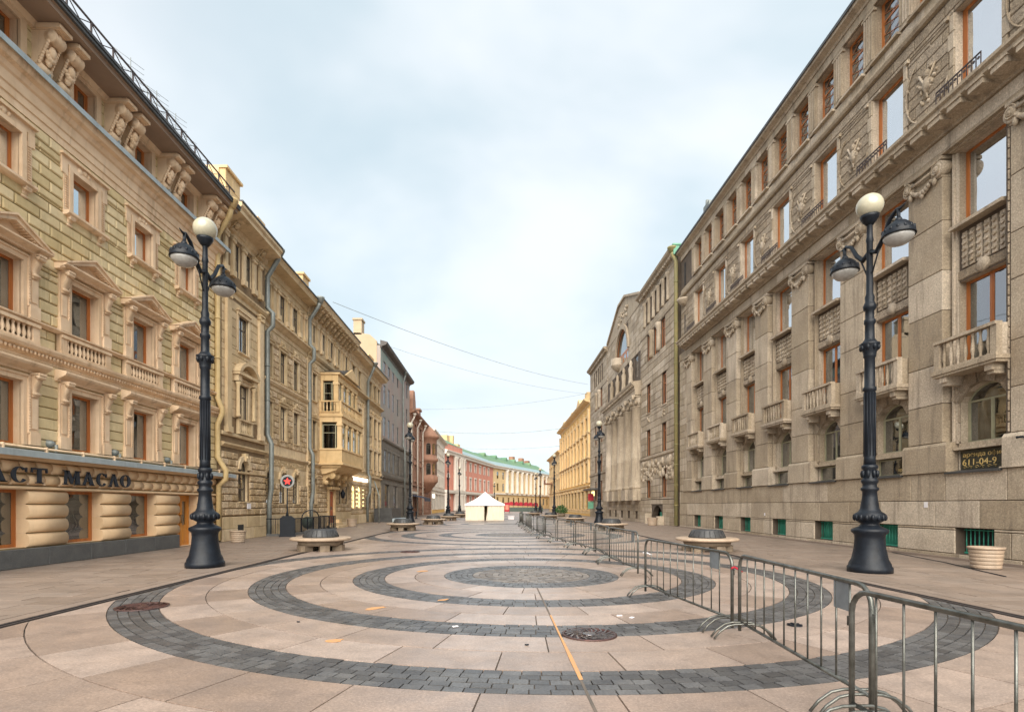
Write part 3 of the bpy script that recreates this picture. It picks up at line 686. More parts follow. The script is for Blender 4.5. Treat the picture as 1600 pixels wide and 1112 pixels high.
# belt with ornament and balustrades
F.corn('belt_cornice', DA, DB, 5.74, [(.06, 0), (.06, .08), (.10, .1), (.14, .22), (.24, .26), (.28, .34), (.28, .40), (.05, .43)], 'peach')
mb = MB()
for k in range(int((DB - DA) / .13)): mb.ball((F.X(DA + .07 + k * .13), .16, 5.92), .052, 5, 4, (1, .7, 1.2))
tag(F.part('egg_moulding', mb, 'peach'), kind='stuff')
F.courses('dado_block', DA, DB, 6.2, 6.72, .26, .9, 'brick', proud=.03, ch=.02, gap=.02, holes=[(F.X(c) - 1.1, F.X(c) + 1.1, 6, 7, 0) for c in cols])
B1 = balustrade(2.06, .56, 'peach', 10, .14, .22); F.rep(B1, cols, 6.17)
F.corn('sill_cornice', DA, DB, 6.73, [(.10, 0), (.14, .03), (.20, .06), (.20, .10), (.05, .13)], 'peach')
# floor 2
W2 = window(1.12, 1.52, 'wood', 'glass', y=-.20, fw=.075, mull=0, trans=(), curtain=('curtain_tan', 1)); F.rep(W2, cols, 6.86)
S2 = jamb_set(1.12, 1.52, 0, 'ped')
def pediment(w, rise, dp, mat, y=0):
    a = w / 2
    o = mk('pediment', MB().prism([(-.02, 0), (dp * .5, 0), (dp * .55, .05), (dp * .9, .10), (dp, .13), (dp, .17), (-.02, .17)], 'x', -a, a), mat)
    mb = MB().prism([(-a + .1, .17), (a - .1, .17), (0, .17 + rise - .08)], 'y', -.02, dp * .35)
    for s in (-1, 1):
        t = .14
        P = [(s * a, .17), (s * (a - .22), .17), (0, .17 + rise - t), (0, .17 + rise)] ; P = P if s > 0 else P[::-1]
        mb.prism(P, 'y', -.02, dp * .9); 
        P2 = [(s * (a + .03), .19), (s * (a - .04), .17), (0, .17 + rise - .01), (0, .17 + rise + .05)]; P2 = P2 if s > 0 else P2[::-1]
        mb.prism(P2, 'y', -.02, dp * 1.04)
    mk('tympanum', mb, mat, o)
    dm = MB()
    for s in (-1, 1):
        for k in range(13):
            t = (k + .5) / 14; dm.box(s * a * (1 - t) - .025, s * a * (1 - t) + .025, dp * .3, dp * .8, .17 + rise * t - .155, .17 + rise * t - .115)
    mk('dentil', dm, mat, o)
    return o
p_ = pediment(2.36, .52, .42, 'peach'); p_.parent = S2; p_.location = (0, 0, 1.76)
F.rep(S2, cols, 6.86)
# floor 3
W3 = window(1.02, 1.3, 'wood', 'glass_sky', y=-.20, fw=.065, mull=0, trans=(), curtain=('curtain', .38)); F.rep(W3, cols, 10.5)
a = .51
mb = MB().box(-a - .14, -a, -.02, .1, 0, 1.3).box(a, a + .14, -.02, .1, 0, 1.3).box(-a - .14, a + .14, -.02, .1, 1.3, 1.44)
mb.box(-a - .34, -a - .14, -.02, .07, 0, 1.2).box(a + .14, a + .34, -.02, .07, 0, 1.2).box(-a - .42, a + .42, -.02, .08, 1.44, 1.62).box(-a - .42, -a - .2, -.02, .09, 1.1, 1.44).box(a + .2, a + .42, -.02, .09, 1.1, 1.44)
mb.box(-a - .46, a + .46, -.02, .17, 1.62, 1.69)
S3 = mk('window_surround', mb, 'peach')
mk('sill', MB().prism([(-.3, 0), (.24, 0), (.24, -.07), (.16, -.12), (-.02, -.14)], 'x', -a - .34, a + .34), 'peach', S3)
for s in (-1, 1):
    c = console(.16, .26, .18, 'peach', 'sill_bracket', S3); c.location = (s * .62, 0, -.14)
for s in (-1, 1):
    bd = MB()
    for k in range(14): bd.box(s * (a + .24) - .05, s * (a + .24) + .05, .06, .10, .15 + k * .07, .18 + k * .07)
    tag(mk('bead_strip', bd, 'peach', S3), kind='stuff')
mk('surround_ornament', relief(MB(), -.3, .3, 1.48, 1.58, .07, 9, .09, .05), 'peach', S3)
F.rep(S3, cols, 10.5)
# entablature, flashing
F.corn('entablature', DA, DB, 12.36, [(.05, 0), (.05, .2), (.09, .22), (.09, .42), (.13, .45), (.14, .72), (.20, .76), (.26, .88), (.38, .94), (.42, 1.02), (.46, 1.14), (.05, 1.16)], 'peach')
F.part('cornice_flashing', MB().prism([(.0, 13.54), (.49, 13.50), (.50, 13.44), (.53, 13.44), (.53, 13.60), (.0, 13.70)], 'x', F.X(DB + .3), F.X(DA)), 'zinc')
# attic
W4 = window(.95, 1.1, 'wood', 'glass', y=-.22, fw=.085, mull=1, trans=()); F.rep(W4, cols, 13.75)
S4 = mk('window_surround', MB().box(-.68, -.475, -.02, .08, -.05, 1.25).box(.475, .68, -.02, .08, -.05, 1.25).box(-.475, .475, -.02, .08, 1.1, 1.25), 'peach'); F.rep(S4, cols, 13.75)
def big_bracket():
    o = console(.34, 1.2, .72, 'peach', 'eave_bracket'); mb = MB()
    garland(mb, -.17, .17, -.5, .26, .42, .065, 9)
    for s in (-1, 1):
        for k in range(8): mb.ball((s * .19, .50 - .035 * k, -.36 - .08 * k), .06, 6, 4, (.6, 1, 1))
    mb.ball((0, .46, -.55), .13, 8, 5, (.9, .8, 1.3)).ball((0, .36, -.8), .10, 8, 5, (.9, .8, 1.4)).box(-.22, .22, -.02, .86, 0, .1).box(-.19, .19, -.02, .78, .1, .16)
    for k in range(6): mb.ball((random.uniform(-.1, .1), .14, -.95 - k * .05), .055, 6, 4)
    mk('bracket_carving', mb, 'peach', o); return o
BK = big_bracket(); mids = [12.85, 15.65, 18.45, 21.25, 24.05]
F.rep(BK, [m + s for m in mids for s in (-.34, .34)], 14.95)
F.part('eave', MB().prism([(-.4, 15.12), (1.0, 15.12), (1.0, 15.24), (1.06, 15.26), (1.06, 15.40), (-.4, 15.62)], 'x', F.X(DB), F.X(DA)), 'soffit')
F.part('eave_moulding', MB().prism([(-.02, 14.95), (.12, 14.98), (.2, 15.12), (-.02, 15.12)], 'x', F.X(DB), F.X(DA)), 'peach')
F.part('gutter', MB().prism([(1.065, 15.25), (1.13, 15.27), (1.13, 15.37), (1.16, 15.37), (1.16, 15.44), (1.065, 15.44)], 'x', F.X(DB), F.X(DA)), 'lead')
rl = mk('roof_railing', MB().box(F.X(24.9), F.X(DA), .93, .97, 15.98, 16.03), 'rail', F.root)
seg = MB().box(-.022, .022, -.02, .02, 0, .56).bar((.0, 0, .02), (.92, 0, .55), .022).bar((.0, 0, .55), (.92, 0, .02), .022).box(0, .92, -.008, .008, .26, .28)
sp = mk('railing_panel', seg, 'rail', rl); repeat(sp, [(F.X(DA + .92 * (k + 1)), .95, 15.42) for k in range(15)])
# door
D = mk('door', MB().box(-.66, -.56, -.4, -.3, 0, 2.1).box(.56, .66, -.4, -.3, 0, 2.1).box(-.56, .56, -.4, -.3, 2.0, 2.1).box(-.03, .03, -.4, -.27, 0, 2.0)
       .box(-.56, -.44, -.39, -.31, 0, 2).box(.44, .56, -.39, -.31, 0, 2).box(-.17, -.03, -.39, -.31, 0, 2).box(.03, .17, -.39, -.31, 0, 2)
       .box(-.44, -.17, -.39, -.31, 0, .85).box(.17, .44, -.39, -.31, 0, .85).box(-.44, -.17, -.39, -.31, 1.85, 2).box(.17, .44, -.39, -.31, 1.85, 2)
       .pillow(-.42, -.19, -.31, -.28, .12, .7, .05).pillow(.19, .42, -.31, -.28, .12, .7, .05), 'wood_door')
mk('door_pane', MB().box(-.44, -.17, -.36, -.35, .85, 1.85).box(.17, .44, -.36, -.35, .85, 1.85), 'glass_dark', D)
mk('door_handle', MB().tube([(-.07, -.27, .95), (-.07, -.2, .97), (-.07, -.2, 1.25), (-.07, -.27, 1.27)], .015, 6).tube([(.07, -.27, .95), (.07, -.2, .97), (.07, -.2, 1.25), (.07, -.27, 1.27)], .015, 6), 'bronze', D)
F.rep(D, [22.75], .02)
# shop windows
SW = window(1.45, 1.58, 'wood', 'glass_dark', y=-.26, fw=.09, mull=0, trans=()); 
SW.parent = F.root; SW.location = (F.X(cols[0]), 0, .55)
for c in cols[1:4]:
    k = copy_tree(SW, F.root); k.location = (F.X(c), 0, .55)
    if c == 14.25:
        mb = MB()
        for j in range(7): mb.tube([(-.55 + .05 * j, 0, 1.45 - .02 * j), (-.25 + .03 * j, 0, 1.0 - .03 * j), (-.1, 0, .9 - .05 * j), (.15 - .02 * j, 0, 1.05 - .04 * j), (.5 - .05 * j, 0, 1.45)], .012, 4)
        p2 = mk('window_poster', mb, 'white', k); p2.location = (-.12, -.42, 0)
        r2 = mk('poster_pattern', MB().prism([(-.28, 1.42), (-.2, 1.2), (-.06, 1.0), (.0, .96), (.08, 1.02), (.2, 1.22), (.26, 1.42), (.12, 1.35), (.05, 1.5), (-.05, 1.38), (-.15, 1.5)], 'y', -.43, -.425), 'red', k)
        r2.location = (-.2, 0, 0)
        mk('poster_drape', MB().prism([(-.6, 1.5), (-.55, .9), (-.35, .45), (-.22, .42), (-.05, .8), (-.2, .75), (-.38, .9), (-.5, 1.2)], 'y', -.45, -.445), 'white', k)
    if c == 19.85:
        mk('window_poster', MB().prism([(-.25, 1.45), (.2, 1.3), (.5, 1.1), (.5, 1.0), (.15, 1.15), (.1, .95), (.2, .75), (-.1, .72), (-.2, .95), (-.35, 1.2)], 'y', -.43, -.425), 'red', k)
        mk('window_bar', MB().box(-.62, .62, -.31, -.29, .53, .55), 'white', k)
        mb = MB()
        for j, ch in enumerate('FFG60F'): pass
        for j in range(6):
            x = -.45 + j * .16; mb.box(x, x + .02, -.305, -.295, .12, .42)
            mb.box(x, x + .11, -.305, -.295, .40, .42)
            if j % 2: mb.box(x, x + .11, -.305, -.295, .12, .14).box(x + .09, x + .11, -.305, -.295, .12, .42)
            else: mb.box(x, x + .09, -.305, -.295, .26, .28)
        mk('window_number', mb, 'white', k)
# sign letters (each a part of the sign; polygons in a unit box, drawn left to right as seen from the street)
def glyph(ch):
    mb = MB(); D_ = (0, .05)
    def q(*p): mb.prism([(x, z) for x, z in p], 'y', *D_)
    def serif(x, z, w=.16): mb.box(x - w, x + w, D_[0], D_[1], z, z + .07)
    if ch in 'AL':
        q((.12, 0), (.24, 0), (.56, .96), (.44, .96)); q((.66, 0), (.92, 0), (.58, 1.0), (.40, 1.0)); serif(.17, 0, .13); serif(.80, 0, .17)
        if ch == 'A': mb.box(.26, .7, .001, .049, .30, .37)
    if ch == 'C' or ch == 'O':
        n = 20; full = ch == 'O'; a0, a1 = (0, 2 * math.pi) if full else (R(48), R(318))
        for i in range(n):
            t0, t1 = a0 + (a1 - a0) * i / n, a0 + (a1 - a0) * (i + 1) / n
            def pt(t, k):
                w = .17 * abs(math.cos(t)) + .05
                return (.5 + (.44 - k * w) * math.cos(t), .5 + (.5 - k * w * .75) * math.sin(t))
            q(pt(t0, 0), pt(t1, 0), pt(t1, 1), pt(t0, 1))
        if not full: q((.84, .96), (.90, .96), (.90, .66), (.82, .72)); 
    if ch == 'T':
        mb.box(.40, .60, 0, .05, 0, .93); mb.box(.06, .94, .001, .049, .88, .99); serif(.5, 0, .2); q((.06, .95), (.14, .95), (.10, .68), (.04, .70)); q((.94, .95), (.86, .95), (.90, .68), (.96, .70))
    if ch == 'M':
        q((.10, 0), (.20, 0), (.24, .98), (.14, .98)); q((.12, 1), (.34, 1), (.56, .28), (.46, .05)); q((.50, .05), (.56, .28), (.80, 1), (.72, 1)); q((.72, 0), (.94, 0), (.88, 1), (.70, 1)); serif(.15, 0, .12); serif(.83, 0, .16); serif(.16, .93, .12); serif(.86, .93, .12)
    return mb
sg = thing('shop_sign', 'dark navy raised letters ACT MACLO across the tan blocks above the shop windows', 'sign', (WL + .17, 16, 2.31), R(-90))
sg['label'] = 'dark navy raised Cyrillic lettering on the tan blocks above the shop windows'
for ch, d0_, d1_ in (('A', 13.55, 14.2), ('C', 14.28, 14.84), ('T', 14.9, 15.48), ('M', 16.0, 16.7), ('A', 16.72, 17.28), ('C', 17.34, 17.84), ('L', 17.86, 18.4), ('O', 18.42, 18.98)):
    mb = glyph(ch); w = d1_ - d0_; mb.v = [(-x * w * 1.0, y, z * .43) for x, y, z in mb.v]
    # the wall is read from right to left in local x on this side, so mirror back
    o = mk('letter', mb, 'letter', sg); o.location = (-(d0_ - 16), 0, 0)
    mb2 = None
# floodlights on the ledges
def floodlight(x, y, z, label, s=1.0, rz=0):
    o = thing('floodlight', label, 'floodlight', (x, y, z), rz, 'floodlights on the ledges of the olive building')
    mk('mount', MB().box(-.03, .03, -.03, .03, 0, .18 * s).tube([(0, 0, .16 * s), (.18 * s, 0, .22 * s)], .02 * s, 6), 'pipe', o)
    mk('lamp_head', MB().lathe([(.05 * s, -.17 * s), (.09 * s, -.1 * s), (.10 * s, .02 * s), (.12 * s, .1 * s), (.10 * s, .11 * s)], 10, (.2 * s, 0, .2 * s), 'x'), 'pipe', o)
    mk('lens', MB().lathe([(.09 * s, 0), (.09 * s, .01)], 10, (.2 * s + .115 * s, 0, .2 * s), 'x'), 'lens', o); return o
for x, y, z, lb in ((WL + .22, 15.75, 3.24, 'grey floodlight on the shop ledge above the letter T'), (WL + .22, 18.4, 3.24, 'grey floodlight on the shop ledge above the last sign letter'),
                    (WL + .22, 21.3, 3.24, 'grey floodlight on the shop ledge just before the lamp post'),
                    (WL + .3, 15.4, 13.68, 'small grey floodlight on the top cornice between the first bracket pair'), (WL + .3, 18.2, 13.68, 'small grey floodlight on the top cornice by the second bracket pair'),
                    (WL + .3, 21.0, 13.68, 'small grey floodlight on the top cornice by the third bracket pair')):
    floodlight(x, y, z, lb, 1.15, R(200) if z < 5 else R(160))
F.flush()
downpipe('downpipe', 'yellow painted downpipe bending from the eave at the corner of the olive building', [(WL + 1.0, 24.55, 15.25), (WL + .85, 24.6, 14.75), (WL + .2, 24.9, 14.1), (WL + .17, 24.9, 13.9), (WL + .17, 24.9, 6.6), (WL + .38, 24.9, 6.1), (WL + .38, 24.9, 5.9), (WL + .17, 24.9, 5.4), (WL + .17, 24.9, 3.9), (WL + .55, 24.9, 3.3), (WL + .55, 24.9, 2.9), (WL + .22, 24.9, 2.6), (WL + .22, 24.9, .1)], 'pipe_yellow', .12)
an = thing('roof_antenna', 'tangle of thin wire aerials on the roof behind the railing', 'antenna', (WL - .5, 21.5, 15.6))
mb = MB()
for k in range(8):
    y = random.uniform(-1.6, 2.6); h = random.uniform(1.2, 2.6); mb.tube([(0, y, 0), (0, y, h)], .012, 4)
    for j in range(5): mb.tube([(-.3, y - .45 + j * .06, h - j * .22), (.2, y + .45, h - .1 - j * .2)], .007, 4)
mk('mast', mb, 'pipe', an)

# ------------------------------------------------------------------ the sandstone mansion
F = Facade('stone_mansion', 'tawny sandstone mansion with arched ground floor windows and a columned bay over its door', WL, 36.2, -1)
DA, DB = 25.13, 47.3
# 2a: risalit
c0 = 27.35
A_ = [c0]; B_ = [30.75, 32.85, 34.95]; C_ = [38.1, 46.3]
F.hole(c0, .95, 1.9, 3.95, .47); F.hole(c0, 1.05, 6.0, 7.7); F.hole(c0, 1.05, 9.3, 11.1)
for k in (-.62, .62): F.hole(c0 + k, .6, 12.9, 14.5)
for c in B_: F.hole(c, .9, 1.8, 3.7, .45); F.hole(c, .9, 5.6, 7.6); F.hole(c, .9, 9.0, 10.9); F.hole(c, .85, 12.75, 14.3)
for c in C_: F.hole(c, .7, 1.8, 3.6, .35); F.hole(c, .8, 5.6, 7.6); F.hole(c, .8, 9.0, 10.9)
for c in (38.1, 40.3, 42.2, 44.1, 46.3): F.hole(c, .7, 12.75, 14.3)
F.hole(41.9, 1.1, .35, 2.75); F.hole(41.9, 1.1, 3.0, 3.7, .5)
F.hole(44.4, .7, 1.8, 3.5, .35)
F.wall('wall', DA, 29.9, 0, 15.4, 'sand_joint', y=.18, depth=.5, reveal='sand')
F.wall('wall', 29.9, 36.9, 0, 15.0, 'sand', y=0, depth=.45)
F.wall('wall', 36.9, DB, 0, 15.2, 'sand', y=.12, depth=.5)
F.core(DA, DB, 15.2, side='cream')
for a, b, y_ in ((DA, 29.9, .18), (29.9, 36.9, 0), (36.9, DB, .12)):
    F.courses('plinth_stone', a + .02, b - .02, 0, 1.15, .58, 1.5, 'sand', y=y_, proud=.10, ch=.015)
    F.courses('rustic_block', a + .02, b - .02, 1.2, 4.25 if b != 36.9 else 3.0, .34, .75, 'sand_rough', y=y_, proud=.09, ch=.045, gap=.03, pad=.16, jitter=.06)
    F.corn('string_course', a, b, 4.45, [(.05, 0), (.1, .06), (.18, .12), (.18, .2), (.02, .24)], 'sand', y_)
    F.corn('floor_cornice', a, b, 8.35 if b == 36.9 else 11.75, [(.04, 0), (.04, .2), (.14, .26), (.22, .38), (.22, .46), (.02, .5)], 'sand', y_)
F.corn('frieze_cornice', 29.9, 36.9, 11.75, [(.04, 0), (.04, .25), (.14, .3), (.26, .44), (.40, .5), (.40, .58), (.02, .64)], 'sand', 0)
F.corn('impost_band', DA, 29.9, 3.25, [(.03, 0), (.12, .04), (.12, .11), (.02, .13)], 'sand', .18)
# blocks between upper windows
F.courses('rustic_block', 29.92, 36.88, 5.2, 8.3, .36, .62, 'sand_rough', y=0, proud=.06, ch=.03, gap=.03, pad=.15)
F.courses('rustic_block', 29.92, 36.88, 8.9, 11.6, .36, .62, 'sand_rough', y=0, proud=.06, ch=.03, gap=.03, pad=.15)
F.courses('ashlar_block', DA + .1, 29.8, 5.95, 11.6, .42, .95, 'sand', y=.18, proud=.03, ch=.012, gap=.02, pad=.2)
F.courses('ashlar_block', 37.0, DB - .05, 4.8, 11.6, .42, .95, 'sand', y=.12, proud=.03, ch=.012, gap=.02, pad=.14)
def archivolt(w, rise, bw, dp, mat, n=12, key=True, name='archivolt'):
    o_ = arc_pts(-w / 2 - bw, w / 2 + bw, 0, rise + bw, n); i_ = arc_pts(-w / 2, w / 2, 0, rise, n)
    mb = MB()
    for k in range(n): mb.prism([o_[k], o_[k + 1], i_[k + 1], i_[k]], 'y', -.02, dp)
    o = mk(name, mb, mat)
    if key: mk('keystone', MB().prism([(-.09, rise - .06), (.09, rise - .06), (.14, rise + bw + .12), (-.14, rise + bw + .12)], 'y', -.02, dp + .08).ball((0, dp + .06, rise + bw * .6), .09, 7, 4), mat, o)
    return o
AV = archivolt(.95, .47, .22, .14, 'sand'); F.rep(AV, [c0], 3.48, .18)
AV = archivolt(.9, .45, .2, .12, 'sand'); F.rep(AV, B_, 3.25)
AV = archivolt(.7, .35, .18, .12, 'sand'); F.rep(AV, C_ + [44.4], 3.25, .12)
F.part('arch_panel', MB().box(F.X(36.8), F.X(30), -.02, .03, 4.02, 4.42), 'sand')
mb = MB()
for k in range(16): relief(mb, F.X(36.6 - k * .42) , F.X(36.4 - k * .42), 4.1, 4.34, .03, 3, .07, .04)
F.part('frieze_carving', mb, 'sand')
Wn = window(.95, 2.05, 'dark_frame', 'glass', .47, -.12, .05, 1, (.3, .55), ('curtain_dim', 1), 'sand'); F.rep(Wn, [c0], 1.9, .18)
Wn = window(.9, 1.9, 'dark_frame', 'glass', .45, -.1, .05, 1, (.3, .55), ('curtain_dim', 1), 'sand'); F.rep(Wn, B_, 1.8)
Wn = window(.7, 1.75, 'dark_frame', 'glass', .35, -.1, .05, 1, (.5,), None, 'sand'); F.rep(Wn, C_ + [44.4], 1.82, .12)
for w_, z_, h_, cs, yy, gl in ((1.05, 6.0, 1.7, [c0], .18, 'glass_sky'), (1.05, 9.3, 1.8, [c0], .18, 'glass'), (.9, 5.6, 2.0, B_, 0, 'glass_sky'), (.9, 9.0, 1.9, B_, 0, 'glass'), (.8, 5.6, 2.0, C_, .12, 'glass'), (.8, 9.0, 1.9, C_, .12, 'glass')):
    Wn = window(w_, h_, 'dark_frame', gl, 0, -.09, .06, 1, (.66,), None, 'sand'); F.rep(Wn, cs, z_, yy)
    a = w_ / 2
    S = mk('window_surround', MB().box(-a - .16, -a, -.02, .065, 0, h_).box(a, a + .16, -.02, .065, 0, h_).box(-a - .16, a + .16, -.02, .1, h_, h_ + .17).box(-a - .22, a + .22, -.02, .16, h_ + .17, h_ + .24), 'sand')
    if w_ < 1: mk('carved_panel', relief(MB().box(-a, a, -.02, .06, h_ + .28, h_ + .62), -a + .08, a - .08, h_ + .34, h_ + .56, .07, 9, .1, .05), 'sand', S)
    F.rep(S, cs, z_, yy)
# row 1 segmental pediment and columns of the risalit
o = mk('arched_pediment', MB().prism([(-1.1, 0), (1.1, 0), (1.1, .14), (-1.1, .14)], 'y', -.02, .38).box(-1.02, -.66, -.02, .28, -.3, 0).box(.66, 1.02, -.02, .28, -.3, 0), 'sand', F.root, (F.X(c0), .18, 8.05))
op, ip = arc_pts(-1.12, 1.12, .14, .62, 14), arc_pts(-.9, .9, .14, .44, 14); mb = MB()
for k in range(14): mb.prism([op[k], op[k + 1], ip[k + 1], ip[k]], 'y', -.02, .40)
relief(mb, -.5, .5, .2, .42, .05, 12, .11, .08); mk('arched_moulding', mb, 'sand', o)
S = mk('window_column', MB().lathe([(.13, 0), (.13, .1), (.10, .14), (.09, 1.5), (.13, 1.6), (.14, 1.72)], 8), 'sand'); S.parent = F.root; repeat(S, [(F.X(c0 - .84), .34, 6.0), (F.X(c0 + .84), .34, 6.0)])
B2 = balustrade(1.5, .75, 'sand', 6, .16, .2); F.rep(B2, [c0], 5.2, .2)
F.corn('pedestal_band', DA, 29.9, 5.0, [(.1, 0), (.12, .05), (.12, .16), (.02, .18)], 'sand', .18)
def pilaster(w, h, dp, mat, cap=.4, flutes=0, name='pilaster'):
    a = w / 2; mb = MB().box(-a, a, -.02, dp, .28, h - cap).box(-a - .05, a + .05, -.02, dp + .06, 0, .28).box(-a - .07, a + .07, -.02, dp + .08, h - .09, h)
    if flutes:
        for k in range(flutes): x = -a + w * (k + .5) / flutes; mb.box(x - w / flutes * .3, x + w / flutes * .3, dp, dp + .018, .34, h - cap - .05)
    o = mk(name, mb, mat); c = MB().box(-a, a, -.02, dp, h - cap, h - .09)
    for s in (-1, 1): c.lathe([(.09, -.02), (.10, dp + .05)], 8, (s * (a - .02), 0, h - cap * .5), 'y')
    for k in range(3): c.ball((-a + w * (k + .5) / 3, dp + .03, h - cap * .8), .06, 6, 4)
    mk('capital', c, mat, o); return o
P = pilaster(.42, 6.7, .16, 'sand'); F.rep(P, [25.7, 29.2], 5.15, .18)
# attic storeys
for z, cs, yy, w_, h_ in ((12.9, [c0 - .62, c0 + .62], .18, .6, 1.6), (12.75, B_, 0, .85, 1.55), (12.75, [38.1, 40.3, 42.2, 44.1, 46.3], .12, .7, 1.55)):
    Wn = window(w_, h_, 'dark_frame', 'glass', 0, -.08, .05, 1, (.6,)); F.rep(Wn, cs, z, yy)
P = pilaster(.26, 1.9, .12, 'sand', .3); F.rep(P, [25.5, 26.2, c0, 28.5, 29.2], 12.7, .18)
P = pilaster(.24, 1.75, .10, 'sand', .3); F.rep(P, [30.1, 31.45, 32.15, 33.5, 34.2, 35.6, 36.5], 12.65)
P = pilaster(.26, 1.8, .10, 'sand', .3); F.rep(P, [37.2, 37.55, 38.7, 39.6, 41.0, 41.5, 42.9, 43.5, 44.8, 45.6, 46.9], 12.65, .12)
F.corn('attic_entablature', DA, 29.9, 14.65, [(.05, 0), (.05, .2), (.14, .26), (.2, .5), (.9, .62), (.9, .8), (1.0, .9), (1.0, 1.05), (.0, 1.35)], 'sand', .18)
F.corn('eave', 29.9, 36.9, 14.45, [(.05, 0), (.05, .3), (.12, .34), (.16, .7), (.72, .8), (.78, 1.0), (.85, 1.1), (.0, 1.3)], 'sand')
F.corn('eave', 36.9, DB, 14.6, [(.05, 0), (.05, .35), (.12, .4), (.2, .75), (.82, .85), (.88, 1.02), (.95, 1.15), (.0, 1.4)], 'sand', .12)
F.part('eave_edge', MB().box(F.X(29.9), F.X(DA), 1.05, 1.22, 15.72, 15.80), 'lead'); F.part('eave_edge', MB().box(F.X(36.9), F.X(29.92), .72, .90, 15.56, 15.64), 'lead'); F.part('eave_edge', MB().box(F.X(DB), F.X(36.92), .92, 1.12, 15.76, 15.84), 'lead')
BK = big_bracket(); BK.data.materials[0] = M['sand']; BK.children[0].data.materials[0] = M['sand']; BK.scale = (1, 1, .5)
BK.name = 'eave_bracket'; F.rep(BK, [37.3 + .85 * k for k in range(12)] + [26.0, 28.9], 15.35, .12)
F.courses('parapet_block', DA + .05, 26.6, 15.9, 17.3, .7, 1.6, 'ochre', y=.1, proud=.3, ch=.02, holes=[])
F.part('parapet', MB().box(F.X(26.6), F.X(DA), -1.2, .1, 15.9, 17.3).box(F.X(26.7), F.X(DA), -1.3, .5, 17.3, 17.42), 'ochre')
F.part('parapet', MB().box(F.X(29.6), F.X(28.9), -.6, .2, 15.9, 16.9).box(F.X(29.7), F.X(28.8), -.7, .3, 16.9, 17.0), 'ochre')
ch_ = F.part('chimney', MB().box(F.X(39.4), F.X(38.2), -2.2, -.7, 15.5, 17.9).box(F.X(39.5), F.X(38.1), -2.3, -.6, 17.9, 18.05), 'ochre')
F.part('chimney', MB().box(F.X(46.9), F.X(46.2), -.9, -.2, 15.5, 17.0).box(F.X(47.0), F.X(46.1), -1, -.1, 17.0, 17.1), 'ochre')
# oriel bay over the door
OX = 1.75; oa, ob = F.X(45.3), F.X(39.2)
bay = F.part('bay_window', MB().box(oa, ob, -.1, OX, 4.75, 5.75).box(oa - .06, ob + .06, -.1, OX + .06, 5.7, 5.8).box(oa - .1, ob + .1, -.1, OX + .12, 4.62, 4.78).box(oa + .1, ob - .1, -.1, OX - .1, 4.45, 4.62)
             .prism([(-.1, 4.45), (OX - .2, 4.45), (OX - .5, 4.25), (.5, 4.0), (-.1, 3.9)], 'x', oa + .25, ob - .25)
             .box(oa, ob, -.1, OX, 7.7, 8.1).box(oa - .08, ob + .08, -.1, OX + .1, 8.1, 8.25).box(oa, ob, -.1, OX, 8.25, 8.4)
             .box(oa + .3, ob - .3, -.1, OX - .35, 10.75, 11.2).box(oa + .2, ob - .2, -.1, OX - .2, 11.2, 11.35), 'ochre')
mk('bay_floor_core', MB().box(oa + .6, ob - .6, -.05, OX - .7, 5.75, 10.8), 'interior', bay)
F.part('bay_roof', MB().prism([(oa + .15, 11.35), (ob - .15, 11.35), ((oa + ob) / 2, 12.15)], 'y', -.1, OX - .15), 'roof_dark')
pd = F.part('bay_pediment', MB().prism([(oa + 1.2, 11.36), (ob - 1.2, 11.36), ((oa + ob) / 2, 12.2)], 'y', OX - .15, OX - .02), 'ochre')
for z0, h, yo, yb in ((5.75, 1.95, OX, 0), (8.4, 2.35, OX - .35, .3)):
    pm = MB(); n = 5; w = ob - oa - 2 * yb; x0 = oa + yb
    posts = [x0 + w * k / (n - 1) for k in range(n)]
    for k, x in enumerate(posts):
        x = min(max(x, x0 + .16), x0 + w - .16)
        pm.box(x - .16, x + .16, yo - .34, yo - .02, z0, z0 + h).box(x - .2, x + .2, yo - .38, yo + .02, z0 + h - .28, z0 + h - .1).box(x - .19, x + .19, yo - .36, yo + .01, z0, z0 + .15)
    for x in (x0 + .16, x0 + w - .16): pm.box(x - .16, x + .16, -.05, .3, z0, z0 + h)
    mk('bay_pier', pm, 'ochre', bay)
    for k in range(n - 1):
        ww = w / (n - 1) - .34; wn_ = window(ww, h - .15, 'olive_frame', 'glass', 0, -.12, .05, 0, (.66,)); wn_.parent = F.root; wn_.location = ((posts[k] + posts[k + 1]) / 2, yo, z0)
    for xs, rz in ((x0 + w, R(-90)), (x0, R(90))):
        ww = yo - .75; wn_ = window(ww, h - .15, 'olive_frame', 'glass', 0, -.12, .05, 0, (.66,)); wn_.parent = F.root; wn_.location = (xs - (.02 if xs > x0 + 1 else -.02), .3 + ww / 2, z0); wn_.rotation_euler = (0, 0, rz)
bl = balustrade(ob - oa, .85, 'ochre', 14, .14, .3); bl.parent = F.root; bl.location = ((oa + ob) / 2, OX - .18, 8.4)
for xs in (oa + .07, ob - .07):
    bl = balustrade(OX - .2, .84, 'ochre', 4, .12, .25); bl.parent = F.root; bl.location = (xs + (.06 if xs > 0 else -.06) * 0, .82, 8.4); bl.rotation_euler = (0, 0, R(90) if xs < (oa + ob) / 2 else R(-90))
for k, d in enumerate((39.9, 41.0, 43.0, 44.6)):
    c = console(.3, .9, 1.0, 'ochre', 'bay_bracket', F.root); c.location = (F.X(d), .1, 4.2)
    c.location.z = 4.15
